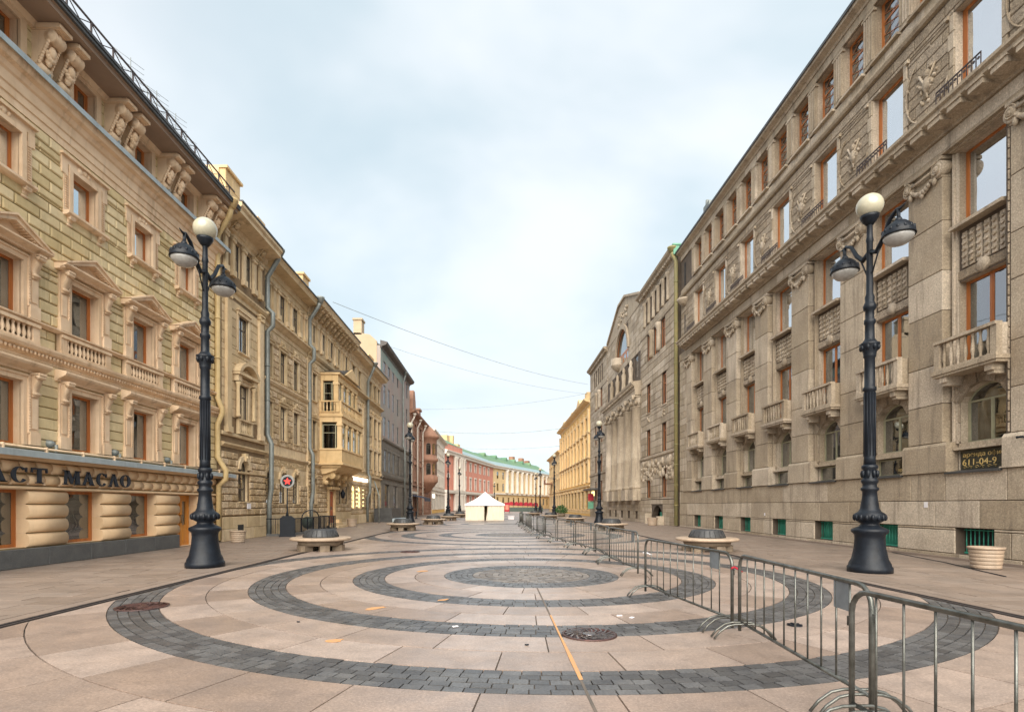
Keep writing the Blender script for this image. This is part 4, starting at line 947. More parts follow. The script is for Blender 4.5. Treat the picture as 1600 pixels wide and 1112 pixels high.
# door case
F.part('door_case', MB().box(F.X(42.9), F.X(42.5), -.02, .24, 0, 2.9).box(F.X(41.3), F.X(40.9), -.02, .24, 0, 2.9).box(F.X(43.0), F.X(40.8), -.02, .55, 2.9, 3.1).box(F.X(43.2), F.X(42.48), -.02, .6, 0, .6).box(F.X(41.32), F.X(40.6), -.02, .4, 0, .3), 'ochre')
dr = F.part('door', MB().box(F.X(42.45), F.X(41.35), .05, .13, .35, 2.75).pillow(F.X(42.35), F.X(41.97), .13, .16, .5, 1.3, .05).pillow(F.X(41.85), F.X(41.45), .13, .16, .5, 1.3, .05).pillow(F.X(42.35), F.X(41.97), .13, .16, 1.45, 2.6, .05).pillow(F.X(41.85), F.X(41.45), .13, .16, 1.45, 2.6, .05), 'wood_red')
mk('door_handle', MB().box(F.X(41.93), F.X(41.89), .13, .19, 1.35, 1.6), 'bronze', dr)
F.part('door_step', MB().box(F.X(43.2), F.X(40.6), .0, 1.1, 0, .16).box(F.X(43.0), F.X(40.8), .0, .75, .16, .34), 'sand')
F.part('basement_window', MB().box(F.X(27.2), F.X(26.6), .2, .29, .25, .75), 'interior')
F.flush()
for nm, lb, d, x in (('downpipe', 'grey downpipe with a kinked foot beside the first arched mansion window', 30.0, .35), ('downpipe', 'straight grey downpipe between the mansion middle part and its bay window', 36.9, .30)):
    downpipe(nm, lb, [(WL + .95, d, 15.55), (WL + .85, d, 15.2), (WL + x - .1, d + .1, 14.3), (WL + x - .1, d + .1, 12.6), (WL + x + .2, d + .1, 12.3), (WL + x + .2, d + .1, 11.6), (WL + x - .1, d + .1, 11.3), (WL + x - .1, d + .1, 5.6), (WL + x + .12, d + .1, 5.1), (WL + x + .12, d + .1, 2.6), (WL + x, d + .1, 1.8), (WL + x, d + .1, .1)], 'pipe', .13)

# ------------------------------------------------------------------ third house: ornate, with lit shop windows
F = Facade('ornate_house', 'narrow tawny house with glowing shop windows next to the grey building', WL, 53.6, -1)
DA, DB = 47.33, 60.2
cs3 = [48.9, 51.0, 55.4, 57.4, 59.2]
for c in cs3:
    F.hole(c, .85, 5.4, 7.3); F.hole(c, .85, 8.8, 10.7); F.hole(c, .8, 12.7, 14.2); F.hole(c, 1.1, 1.4, 3.5, .55)
F.wall('wall', DA, DB, 0, 14.9, 'sand', depth=.45); F.core(DA, DB, 14.9, side='cream')
for w_, z_, h_ in ((.85, 5.4, 1.9), (.85, 8.8, 1.9), (.8, 12.7, 1.5)):
    Wn = window(w_, h_, 'dark_frame', 'glass', 0, -.07, .06, 1, (.66,), None, 'sand'); F.rep(Wn, cs3, z_)
    a = w_ / 2; S = mk('window_surround', MB().box(-a - .16, -a, -.02, .05, 0, h_).box(a, a + .16, -.02, .05, 0, h_).box(-a - .2, a + .2, -.02, .14, h_, h_ + .2), 'sand')
    if z_ < 12: mk('carved_panel', relief(MB(), -a, a, h_ + .25, h_ + .6, .05, 10, .12, .07), 'sand', S)
    F.rep(S, cs3, z_)
Wl = window(1.1, 2.1, 'olive_frame', 'lit', .55, -.06, .06, 1, (.35, .68)); F.rep(Wl, [48.9, 51.0], 1.4); Wl = window(1.1, 2.1, 'dark_frame', 'glass_dark', .55, -.06, .06, 1, (.35, .68)); F.rep(Wl, [55.4, 57.4, 59.2], 1.4)
for w_, z_, cc in ((.7, 1.5, (49.95, 52.3)),):
    S = mk('lit_panel', MB().box(-.25, .25, 0, .06, 0, 1.7), 'lit'); F.rep(S, cc, z_)
mb = MB()
for k in range(12): mb.box(F.X(47.9 + k * .5), F.X(48.2 + k * .5), 0.05, .16, 3.95, 4.25)
F.part('shop_lamp_row', mb, 'litwhite')
F.courses('rustic_block', DA + .02, DB, .9, 3.9, .36, .8, 'sand_rough', proud=.07, ch=.04, gap=.03, pad=.12)
F.courses('plinth_stone', DA + .02, DB, 0, .85, .85, 1.4, 'sand', proud=.1, ch=.02)
F.courses('ashlar_block', DA + .02, DB, 4.9, 11.5, .42, 1.0, 'sand', proud=.03, ch=.012, gap=.02, pad=.18)
F.corn('string_course', DA, DB, 4.4, [(.05, 0), (.2, .12), (.2, .22), (.02, .26)], 'sand')
F.corn('frieze_cornice', DA, DB, 11.6, [(.05, 0), (.05, .3), (.2, .4), (.42, .5), (.42, .62), (.02, .7)], 'sand')
F.corn('eave', DA, DB, 14.4, [(.05, 0), (.05, .3), (.12, .35), (.2, .7), (.75, .8), (.82, 1.0), (.9, 1.1), (.0, 1.35)], 'sand')
P = pilaster(.3, 6.5, .14, 'sand', .4); F.rep(P, [47.8, 50.0, 52.2, 54.3, 56.4, 58.3, 59.9], 4.9)
F.part('eave_edge', MB().box(F.X(DB), F.X(DA), .80, .97, 15.5, 15.58), 'lead')
F.part('parapet', MB().box(F.X(56.2), F.X(54.2), -.8, .1, 15.4, 16.6).box(F.X(56.3), F.X(54.1), -.9, .2, 16.6, 16.75), 'ochre')
F.flush()
downpipe('downpipe', 'grey downpipe on the narrow house with the glowing shop windows', [(WL + .95, 53.3, 15.4), (WL + .8, 53.3, 15.0), (WL + .25, 53.4, 13.8), (WL + .25, 53.4, 4.9), (WL + .45, 53.4, 4.4), (WL + .45, 53.4, 3.0), (WL + .2, 53.4, 2.4), (WL + .2, 53.4, .1)], 'pipe', .14)

# ------------------------------------------------------------------ grey building
F = Facade('grey_building', 'tall grey plaster building with dark stone shop floors and bare window openings', WL, 70, -1)
DA, DB = 60.25, 80
cg = [62.4, 64.9, 67.6, 70.6, 75.0, 77.6]
for c in cg: F.hole(c, 1.2, 5.5, 8.0); F.hole(c, 1.2, 9.6, 11.8); F.hole(c, 1.2, 13.2, 15.4); F.hole(c, 1.2, 16.9, 19.0)
for c in (63.4, 68.6, 74.5, 77.8): F.hole(c, 2.4 if c < 74 else 1.8, .3, 4.1)
F.wall('wall', DA, DB, 9.2, 19.4, 'greywall', depth=.4); F.wall('shop_wall', DA, DB, 0, 9.2, 'darkstone', y=.08, depth=.48)
x0, x1 = F.X(DB), F.X(DA)
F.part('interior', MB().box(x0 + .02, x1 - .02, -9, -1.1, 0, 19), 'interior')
F.part('gable_wall', MB().prism([(-.42, 0), (-.42, 19.9), (-1.2, 20.6), (-2.4, 20.8), (-9.5, 20.8), (-9.5, 0)], 'x', x1 - .3, x1), 'cream')
F.part('chimney', MB().box(x1 - 1.2, x1, -3.0, -2.1, 20.6, 22.2).box(x1 - 1.3, x1 + .1, -3.1, -2.0, 22.2, 22.4), 'cream')
F.part('gable_wall', MB().box(x0, x0 + .3, -9.5, -.42, 0, 19.9), 'cream')
F.part('roof', MB().prism([(-.1, 19.45), (-.1, 19.6), (-2.4, 20.7), (-9.5, 20.7), (-9.5, 19.45)], 'x', x0, x1 - .3), 'roof_dark')
F.courses('shop_block', DA + .02, DB - .02, .2, 8.9, .55, 1.4, 'darkstone', y=.08, proud=.04, ch=.02, gap=.03, pad=.1)
F.corn('eave', DA, DB, 19.1, [(.05, 0), (.1, .2), (.6, .4), (.7, .55), (.75, .7), (0, .9)], 'roof_dark')
F.corn('shop_cornice', DA, DB, 8.9, [(.05, 0), (.25, .12), (.3, .3), (0, .36)], 'darkstone', .08); F.corn('shop_cornice', DA, DB, 4.7, [(.05, 0), (.25, .12), (.3, .3), (0, .36)], 'darkstone', .08)
F.part('plaster_patch', MB().box(F.X(74.0), F.X(60.3), -.02, .012, 18.1, 19.1).box(F.X(61.5), F.X(60.3), -.02, .010, 15.6, 18.1), 'teal')
for z, h, yy in ((5.5, 2.5, .08), (9.6, 2.2, 0), (13.2, 2.2, 0), (16.9, 2.1, 0)):
    Wn = window(1.2, h, 'dark_frame', 'glass', 0, -.07, .07, 1, (.7,), None, None); F.rep(Wn, cg, z, yy + .03)
Wn = window(2.4, 3.8, 'dark_frame', 'glass_dark', 0, -.06, .09, 1, (.7,)); F.rep(Wn, [63.4, 68.6], .3); Wn = window(1.8, 3.8, 'dark_frame', 'glass_dark', 0, -.06, .09, 1, (.7,)); F.rep(Wn, [74.5, 77.8], .3)
F.part('shop_display', MB().box(F.X(69.5), F.X(67.8), -.6, -.55, .8, 3.0), 'white')
F.flush()
downpipe('downpipe', 'pale downpipe running down the grey building past its dark shop floor', [(WL + .6, 73.0, 19.3), (WL + .55, 73.0, 18.9), (WL + .3, 73.0, 18.2), (WL + .3, 73.0, 9.6), (WL + .5, 73.0, 9.2), (WL + .5, 73.0, .1)], 'pipe', .12)

# ------------------------------------------------------------------ red sandstone building with bay
def far_house(name, label, X, da, db, side, H, wall, trim, cols_, rows, arches=(), group=None, eave=.8, roof='roof_dark', blocks=None, hollow=True):
    F = Facade(name, label, X, (da + db) / 2, side, group)
    for c in cols_:
        for z, w, h, r in rows: F.hole(c, w, z, z + h, r)
    F.wall('wall', da, db, 0, H - .4, wall, depth=.4); F.core(da, db, H - .3, side=wall)
    for z, w, h, r in rows:
        Wn = window(w, h, 'dark_frame', 'glass', r, -.06, .08, 1, (.66,), None, None, False); F.rep(Wn, list(cols_), z)
        a = w / 2; S = mk('window_surround', MB().box(-a - .2, -a, -.02, .05, 0, h - r).box(a, a + .2, -.02, .05, 0, h - r).box(-a - .3, a + .3, -.02, .16, -.2, 0), trim)
        if r: k_ = archivolt(w, r, .2, .1, trim); k_.parent = S; k_.location = (0, 0, h - r)
        else: mk('hood', MB().box(-a - .3, a + .3, -.02, .2, h, h + .25).prism([(-a - .3, h + .25), (a + .3, h + .25), (0, h + .6)], 'y', -.02, .18), trim, S)
        F.rep(S, list(cols_), z)
    F.corn('eave', da, db, H - .8, [(.05, 0), (.1, .3), (eave * .8, .5), (eave, .7), (eave, .85), (0, 1.0)], trim)
    F.corn('string_course', da, db, 4.6, [(.05, 0), (.25, .1), (.25, .3), (0, .36)], trim)
    if blocks: F.courses('rustic_block', da + .02, db - .02, .3, 4.5, .6, 1.4, blocks, proud=.06, ch=.05, gap=.05, pad=.22)
    F.flush() if blocks else None
    return F
F = far_house('red_stone_building', 'rust red sandstone building with a round corner bay and a small gable', WL, 80.1, 106, -1, 15.8, 'redstone', 'redstone', [82.5, 85.3, 88.1, 91, 103], [(1.2, 1.3, 2.6, .6), (5.6, 1.2, 2.4, 0), (9.2, 1.2, 2.4, .6), (12.8, 1.1, 1.5, 0)], blocks='redstone')
bx = F.X(97)
bay = F.part('corner_bay', MB().lathe([(.6, 4.0), (1.9, 5.6), (2.1, 5.8), (2.1, 6.8), (1.9, 6.9), (1.9, 9.4), (2.15, 9.5), (2.15, 9.9), (1.9, 10.1), (1.9, 13.4), (2.3, 13.6), (2.3, 14.0), (1.0, 15.5), (.1, 16.2)], 12, (bx, .2, 0)), 'redstone')
for k in range(5):
    a = R(20 + 35 * k); wn_ = window(.8, 2.0, 'dark_frame', 'glass', .4, .02, .07, 0, (.6,), None, None, False); wn_.parent = F.root
    for zz in (7.1, 10.6):
        o = wn_ if zz == 7.1 else copy_tree(wn_, F.root); o.location = (bx + 1.88 * math.cos(a), .2 + 1.88 * math.sin(a), zz); o.rotation_euler = (0, 0, a - R(90))
F.part('gable', MB().prism([(F.X(84.5), 15.6), (F.X(81), 15.6), (F.X(81.3), 17.6), (F.X(82), 19.0), (F.X(83.2), 19.0), (F.X(84), 17.6)], 'y', -.5, .3), 'redstone')
F.part('chimney', MB().box(F.X(93), F.X(91), -1.6, -.2, 15.4, 17.6).box(F.X(93.2), F.X(90.8), -1.8, 0, 17.6, 17.9), 'redstone')
for k in range(3): downpipe('downpipe', ['pale downpipe at the near edge of the rust red building', 'pale downpipe in the middle of the rust red building', 'pale downpipe just before the corner bay of the rust red building'][k], [(WL + .7, 80.4 + 6 * k, 15.0), (WL + .6, 80.4 + 6 * k, 14.6), (WL + .25, 80.4 + 6 * k, 14.0), (WL + .25, 80.4 + 6 * k, .1)], 'whitetrim', .12)
F = far_house('cream_building', 'pale cream building with bracketed eaves beyond the rust red one', WL, 106.1, 133, -1, 16.6, 'whitetrim', 'whitetrim', [108.5, 111.5, 114.5, 117.5, 120.5, 123.5, 126.5, 130], [(1.0, 1.4, 3.0, 0), (5.8, 1.2, 2.4, .6), (9.6, 1.1, 2.2, 0), (13.2, 1.0, 1.5, 0)])
F.part('lit_shopfront', MB().box(F.X(111), F.X(107.6), .05, .12, 3.2, 3.9), 'litwhite')
F.part('shopfront_panel', MB().box(F.X(132), F.X(107), -.0, .06, .1, .9), 'goldwall')
# ------------------------------------------------------------------ right granite office building
F = Facade('granite_building', 'massive brown granite office building with giant pilasters and orange window frames', WR, 27.0, 1)
DA, DB = 10.8, 42.9
bays = [16.4 + 3.79 * k for k in range(7)]; bays_all = bays
pil = [14.5] + [b + 1.895 for b in bays]
att = [16.4 + 1.895 * k for k in range(13)]
H = lambda cs, w, z0, z1, r=0: [(F.X(c) - w / 2, F.X(c) + w / 2, z0, z1, r) for c in cs]
h_base = H(bays, 1.35, .18, 1.0); h_rec = H(bays, 1.86, 2.78, 3.65)
h_arch = H(bays, 1.7, 3.66, 5.45, .5); h4 = H(bays, 1.78, 6.2, 8.76); h3 = H(bays, 1.80, 10.5, 12.9); h2 = H(bays, 1.62, 14.5, 17.3); h1 = H(att, 1.3, 18.65, 20.8)
h_end = H([12.0], 1.3, 6.4, 8.8) + H([12.0], 1.3, 10.5, 12.9) + H([12.0], 1.3, 14.5, 17.2)
DP = 15.38       # pilaster zone starts here; nearer wall is the end block
F.wall('base_wall', DA, DB, 0, 2.76, 'granite_joint', y=-.03, depth=.5, holes=h_base)
F.wall('bay_wall', DP, 41.3, 2.6, 13.6, 'granite_joint', y=-.33, depth=.5, holes=h_rec + h_arch + h4 + h3, reveal='granite')
F.wall('upper_wall', DA, DB, 13.5, 21.3, 'granite_joint', y=-.12, depth=.6, holes=h2 + h1 + h_end[2:], reveal='granite')
F.wall('end_wall', DA, DP, 2.7, 13.5, 'granite_joint', y=-.02, depth=.6, holes=h_end)
F.wall('end_wall', 41.3, DB, 2.7, 13.5, 'granite_joint', y=-.02, depth=.5, holes=[])
x0, x1 = F.X(DA), F.X(DB)
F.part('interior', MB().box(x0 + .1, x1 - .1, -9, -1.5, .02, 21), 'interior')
F.part('side_wall', MB().box(x0, x0 + .3, -9.3, -.9, 0, 21.2).box(x1 - .3, x1, -9.3, -.9, 0, 21.2).box(x0, x1, -9.6, -9.3, 0, 21.2), 'granite')
F.part('roof', MB().box(x0, x1, -9.6, -.1, 21.2, 21.4), 'roof_dark')
# smooth ashlar base
F.courses('granite_block', DA, DB, 0.0, 2.76, .92, 2.1, 'granite', y=-.03, proud=.05, ch=.014, gap=.02, holes=h_base, jitter=.35)
F.part('base_step', MB().box(x0, x1, .02, .13, 0, .07), 'walk')
# pedestals beside the lower windows
pb = MB().box(-.93, .93, -.33, .06, 2.76, 3.62).box(-.98, .98, -.33, .10, 2.765, 2.80).prism([(-.33, 3.62), (.06, 3.62), (.0, 3.72), (-.33, 3.72)], 'x', -.93, .93)
P = mk('pedestal', pb, 'granite'); F.rep(P, pil, 0)
# giant pilasters cut into long stones, with ionic capitals
for d in pil:
    for k, (za, zb) in enumerate(((3.73, 5.0), (5.0, 6.3), (6.3, 8.0), (8.0, 9.3), (9.3, 10.9), (10.9, 12.3))):
        F.piece('pilaster_stone', F.X(d) - .73, F.X(d) + .73, -.36, .0, za + .010, zb - .010, .014, 'granite')
def ionic():
    mb = MB().box(-.80, .80, -.30, .10, 12.84, 12.95).box(-.73, .73, -.33, .03, 12.3, 12.84)
    for s in (-1, 1):
        for rr, y1 in ((.26, .10), (.19, .13), (.11, .16), (.05, .19)):
            mb.lathe([(rr, -.2), (rr, y1 - .02), (rr - .03, y1)], 16, (s * .62, 0, 12.60), 'y')
        pts = [(s * .62 + .225 * math.cos(t) * (1 - t / 16) * s, .135, 12.60 + .225 * math.sin(t) * (1 - t / 16)) for t in [math.pi / 2 + .35 * k for k in range(26)]]
        mb.tube(pts, .024, 5)
    mb.tube([(-.62, .11, 12.83), (0, .14, 12.78), (.62, .11, 12.83)], .04, 6)
    mb.tube([(-.42, .11, 12.62), (0, .14, 12.57), (.42, .11, 12.62)], .055, 6)
    return mb
C = mk('capital', ionic(), 'granite'); g = MB(); garland(g, -.48, .48, 12.46, .28, .09, .075, 11)
g.ball((-.5, .08, 12.28), .09, 6, 4, (1, .8, 1.5)).ball((.5, .08, 12.28), .09, 6, 4, (1, .8, 1.5)).ball((0, .1, 12.1), .08, 6, 4, (1, .8, 1.4))
mk('garland', g, 'granite', C); F.rep(C, pil, 0)
# recessed bay trim
mb = MB()
for s in (-1, 1):
    mb.box(s * .90, s * .97, -.34, -.26, 3.66, 12.9).box(s * .97, s * 1.03, -.34, -.20, 3.66, 12.9)
mb.box(-1.0, 1.0, -.34, -.06, 12.93, 13.05).box(-.93, .93, -.34, -.16, 12.9, 12.93)
T = mk('bay_moulding', mb, 'granite'); F.rep(T, bays, 0)
mb = MB().prism([(-.34, 10.4), (.02, 10.38), (.02, 10.48), (-.34, 10.52)], 'x', -.92, .92)
sp = mk('spandrel', mb, 'granite')
fl = MB()
for k in range(6):
    x = -.64 + k * .256
    fl.box(x - .085, x + .085, -.34, -.27, 9.15, 10.25)
    for j in range(5): fl.lathe([(.075, 0), (.06, .05)], 8, (x, -.27, 9.30 + j * .2), 'y', sy=.8)
mk('flute_panel', fl, 'granite', sp)
cl = MB().lathe([(.24, 0), (.2, .08), (.05, .12)], 12, (0, -.32, 8.98), 'y'); mk('cartouche', cl, 'granite', sp)
F.rep(sp, bays, 0)
F.courses('rough_block', DP, 41.2, 8.8, 9.12, .32, 3.79, 'granite_rough', y=-.33, proud=.04, ch=.03, holes=[(F.X(p) - .75, F.X(p) + .75, 0, 20, 0) for p in pil])
F.courses('rough_block', DP, 41.2, 3.7, 6.1, .6, 3.79, 'granite_rough', y=-.33, proud=.06, ch=.04, holes=[(F.X(p) - .75, F.X(p) + .75, 0, 20, 0) for p in pil] + [(a, b, c, 5.9, 0) for a, b, c, d, e in h_arch])
# voussoirs over the ground windows
n = 7; vo = arc_pts(-.85, .85, 4.95, .5, n); ov = arc_pts(-1.1, 1.1, 5.05, .85, n); vs_ = None
VB = mk('window_arch', MB().box(-.90, -.852, -.4, -.3, 3.7, 4.9), 'granite_rough')
for k in range(n):
    mb = MB().prism([vo[k], vo[k + 1], ov[k + 1], ov[k]], 'y', -.34, -.20 - (.05 if k % 2 else 0)); o = mk('voussoir', mb, 'granite_rough', VB)
    o.scale = (.985, 1, 1)
F.rep(VB, bays, 0)
# ground floor windows
Wn = window(1.7, 1.79, 'olive_frame', 'glass', .5, -.56, .06, 1, (), ('curtain_tan', .45)); F.rep(Wn, bays, 3.66)
T = mk('window_transom', MB().box(-.93, .93, -.75, -.33, 3.50, 3.66).box(-.93, .93, -.75, -.15, 3.44, 3.52), 'granite'); F.rep(T, bays, 0)
lw = window(1.86, .62, 'olive_frame', 'glass_dark', 0, -.45, .05, 0, (), ('curtain_dim', 1)); F.rep(lw, bays, 2.80)
sl = mk('metal_sill', MB().prism([(-.6, 2.86), (.12, 2.74), (.12, 2.69), (-.6, 2.72)], 'x', -.95, .95), 'lead'); F.rep(sl, bays, 0)
# balconies
def balcony():
    o = balustrade(2.2, .95, 'granite', 7, .17, .2)
    o.name = 'balcony'
    mk('balcony_slab', MB().box(-1.16, 1.16, -.5, .24, -.12, 0).box(-1.12, 1.12, -.5, .20, -.2, -.12).box(-.7, -.15, .2, .215, -.05, -.03).box(.15, .7, .2, .215, -.05, -.03)
       .box(-1.1, -.98, -.45, 0, 0, .9).box(.98, 1.1, -.45, 0, 0, .9), 'granite', o)
    for s in (-1, 1): mk('balcony_bracket', MB().box(s * .8 - .12, s * .8 + .12, -.5, .14, -.38, -.2).box(s * .8 - .1, s * .8 + .1, -.5, .06, -.48, -.38), 'granite', o)
    return o
BL = balcony(); F.rep(BL, bays, 5.95, .16)
# floors
Wn = window(1.78, 2.56, 'wood', 'glass', 0, -.54, .08, 1, (), ('curtain', .45)); F.rep(Wn, bays, 6.2)
Wn = window(1.80, 2.4, 'wood', 'glass_sky', 0, -.54, .08, 0, (), ('curtain', .6)); F.rep(Wn, bays, 10.5)
Wn = window(1.62, 2.8, 'wood', 'glass_sky', 0, -.36, .10, 0, (), ('curtain', .6)); F.rep(Wn, bays, 14.5)
Wn = window(1.3, 2.15, 'wood', 'glass', 0, -.36, .08, 0, (.65,)); lt = MB()
for k in range(5): lt.bar((-.52, -.36, .1 + k * .4), (.52, -.36, .5 + k * .4), .016).bar((.52, -.36, .1 + k * .4), (-.52, -.36, .5 + k * .4), .016)
mk('lattice', lt, 'wood', Wn); F.rep(Wn, att, 18.65)
Wn = window(1.3, 2.4, 'wood', 'glass_sky', 0, -.6, .09, 1, (.7,)); F.rep(Wn, [12.0], 6.4); k = copy_tree(Wn, F.root); k.location = (F.X(12.0), 0, 10.5)
# entablature and bracketed cornice
F.part('entablature', MB().box(x0, x1, -.33, .03, 13.05, 13.52).box(x0, x1, -.33, .07, 12.97, 13.06), 'granite')
F.courses('entablature_block', DA, DB, 13.08, 13.5, .42, 1.9, 'granite', y=.03, proud=.015, ch=.006, gap=.014, holes=[])
F.part('cornice', MB().prism([(-.2, 13.52), (.12, 13.52), (.14, 13.6), (.62, 13.86), (.66, 13.88), (.66, 13.98), (.74, 14.04), (.74, 14.14), (-.2, 14.2)], 'x', x0, F.X(41.6)), 'granite')
mt = mk('mutule', MB().box(-.24, .24, .1, .64, 13.66, 13.87).box(-.27, .27, .1, .68, 13.82, 13.885), 'granite'); F.rep(mt, [DA + .4 + .74 * k for k in range(41)], 0)
rl = MB().box(-.8, .8, -.015, .015, .50, .54).box(-.8, .8, -.012, .012, .03, .06)
for k in range(11): rl.box(-.8 + k * .16 - .012, -.8 + k * .16 + .012, -.01, .01, 0, .54)
for k in range(10): rl.lathe([(.045, -.008), (.045, .008)], 8, (-.72 + k * .16, 0, .40), 'y')
RL = mk('window_railing', rl, 'rail'); F.rep(RL, bays, 14.18, .50)
# rough upper wall
F.courses('rough_block', DA, DB, 14.25, 17.85, .40, 1.15, 'granite_rough', y=-.12, proud=.03, ch=.02, gap=.02, holes=h2 + h_end[2:], pad=.22, jitter=.12)
for s in (-1, 1):
    for k in range(5):
        w_ = .24 if k % 2 else .17
        J = mk('quoin', MB().pillow(-w_ / 2, w_ / 2, -.13, -.07, 0, .54, .012), 'granite'); F.rep(J, [b + s * (.815 + w_ / 2) for b in bays], 14.5 + k * .56)
F.part('string_course', MB().prism([(-.13, 17.88), (.02, 17.9), (.08, 18.0), (.08, 18.1), (-.13, 18.16)], 'x', x0, x1), 'granite')
F.courses('frieze_block', DA, DB, 18.17, 18.55, .38, 1.9, 'granite', y=-.12, proud=.05, ch=.006, holes=[])
sl = mk('attic_sill', MB().box(-.72, .72, -.3, .08, 18.55, 18.64), 'granite'); F.rep(sl, att, 0)
ap = MB().box(-.29, .29, -.14, -.04, 18.64, 20.82)
for k in range(4): ap.box(-.25 + k * .135, -.17 + k * .135, -.05, -.01, 18.8, 20.6)
ap.box(-.35, .35, -.14, .0, 20.62, 20.70)
AP = mk('attic_pier', ap, 'granite'); F.rep(AP, [a + .9475 for a in att] + [15.45], 0)
F.courses('cornice_block', DA, DB, 20.83, 21.2, .37, 1.9, 'granite', y=-.12, proud=.08, ch=.006, holes=[])
F.part('roof_cornice', MB().prism([(-.2, 21.2), (.0, 21.2), (.05, 21.28), (.30, 21.36), (.32, 21.5), (-.2, 21.55)], 'x', x0, x1), 'granite')
F.part('roof_edge', MB().prism([(-.2, 21.555), (.34, 21.505), (.36, 21.46), (.38, 21.46), (.38, 21.6), (-.2, 21.7)], 'x', x0, x1), 'lead')
# medallions between the windows, little studs
md = MB(); cz = 15.85
pts = [(.92 * math.cos(t), 0, cz + 1.15 * math.sin(t)) for t in [R(200) + R(12) * k for k in range(19)]]
md.tube(pts, .03, 5)
MD = mk('medallion', md, 'granite_rough')
rm = MB(); rm.ball((0, -.02, cz + .35), .14, 8, 5, (1, .6, 1.1)); rm.ball((0, -.02, cz), .2, 8, 5, (1, .5, 1.3)); garland(rm, -.4, .4, cz + .2, .25, -.02, .07, 9); relief(rm, -.3, .3, cz - .6, cz + .5, -.02, 14, .08, .06)
rm.tube([(-.35, -.02, cz + .5), (-.1, .02, cz + .1), (.05, 0, cz - .5)], .04, 5).tube([(.35, -.02, cz + .5), (.1, .02, cz + .1), (-.05, 0, cz - .5)], .04, 5)
mk('carved_figure', rm, 'granite', MD); mb = MB()
for s in (-1, 1): mb.box(s * .85 - .06, s * .85 + .06, -.12, .06, 17.2, 17.32).box(s * .85 - .05, s * .85 + .05, -.12, .04, 14.5, 14.6)
mk('stud', mb, 'granite', MD); F.rep(MD, [b + 1.895 for b in bays[:-1]] + [14.5], 0, -.06)
# end block
F.courses('rough_block', DA, DP - .05, 3.75, 12.9, .30, .8, 'granite_rough', y=-.02, proud=.04, ch=.03, gap=.03, holes=h_end + [(F.X(14.5) - .75, F.X(14.5) + .75, 0, 14, 0)], jitter=.08)
F.courses('granite_block', DA, 13.5, 2.78, 3.7, .92, 2.1, 'granite', y=-.02, proud=.05, ch=.006, holes=[])
F.courses('ashlar_block', 41.35, DB, 2.8, 13.0, .5, .9, 'granite', y=-.02, proud=.035, ch=.012, gap=.02, holes=[])
F.part('slit_window', MB().box(F.X(42.1), F.X(41.85), -.14, -.075, 18.7, 20.4).box(F.X(42.05), F.X(41.9), -.14, -.075, 14.8, 16.4), 'interior')
F.part('half_round_balcony', MB().lathe([(.1, 17.1), (.35, 17.25), (.48, 17.42), (.55, 17.5), (.55, 17.6), (.1, 17.62)], 14, (F.X(42.0), -.05, 0)), 'granite')
# basement grates
gr = MB().box(-.66, .66, -.32, -.28, .2, .25)
for k in range(9): gr.lathe([(.018, .2), (.018, .98)], 6, (-.6 + k * .15, -.3, 0))
gr.box(-.66, .66, -.33, -.27, .92, .95)
G = mk('basement_grate', gr, 'green_grate'); mk('basement_pane', MB().box(-.67, .67, -.46, -.45, .2, .98), 'green_grate', G); F.rep(G, bays, 0)
nb = F.root.children
# the nearest basement window is dark behind its bars
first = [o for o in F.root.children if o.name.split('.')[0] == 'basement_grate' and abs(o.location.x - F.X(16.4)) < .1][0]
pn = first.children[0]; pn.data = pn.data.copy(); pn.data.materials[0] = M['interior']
F.flush()
# board with gold lettering in the lowest window of the nearest bay
def text_mesh(body, size, mat, extrude=.004):
    c = bpy.data.curves.new('text_curve', 'FONT'); c.body = body; c.size = size; c.extrude = extrude
    o = bpy.data.objects.new('text_curve', c); col.objects.link(o); bpy.context.view_layer.update()
    me = bpy.data.meshes.new_from_object(o.evaluated_get(bpy.context.evaluated_depsgraph_get())); bpy.data.objects.remove(o)
    me.materials.clear(); me.materials.append(M[mat]); return me
def text(body, size, mat, parent, loc, rot, name='lettering'):
    o = bpy.data.objects.new(name, text_mesh(body, size, mat)); o.location = loc; o.rotation_euler = rot; o.scale = (1.22, 1, 1); return link(o, parent)
sb = thing('window_sign', 'dark board with gold office rental lettering and phone number in the lowest window', 'sign', (WR + .36, 16.4, 2.8), R(90))
mk('board', MB().box(-.88, .88, -.02, .0, .03, .60), 'signboard', sb)
# seen from the street this wall reads from far (left) to near (right)
text('аренда офис', .19, 'gold', sb, (.80, .012, .41), (R(90), 0, R(180)))
text('611-04-9', .27, 'gold', sb, (.82, .012, .15), (R(90), 0, R(180)))
mb = MB()
for k in range(3):
    x = .62 - .42 * k
    for s in (-1, 1): mb.tube([(x + s * .02, .01, .09), (x + s * .08, .01, .13), (x + s * .16, .01, .10), (x + s * .13, .01, .06), (x + s * .09, .01, .08)], .008, 4)
mk('scroll_ornament', mb, 'gold', sb)
sb2 = thing('window_sign', 'faint gold lettering low in the second ground floor window', 'sign', (WR + .40, 20.2, 2.8), R(90))
text('аренда', .15, 'gold', sb2, (-.15, 0, .15), (R(90), 0, R(180)))
cm = thing('security_camera', 'small dark security camera on the pedestal above the gold lettered board', 'camera', (WR - .06, 14.75, 3.55), R(90))
mk('camera_body', MB().lathe([(.025, -.09), (.03, -.08), (.03, .06), (.04, .08)], 8, (0, .14, 0), 'x').box(-.02, .02, 0, .12, -.02, .02), 'black', cm)
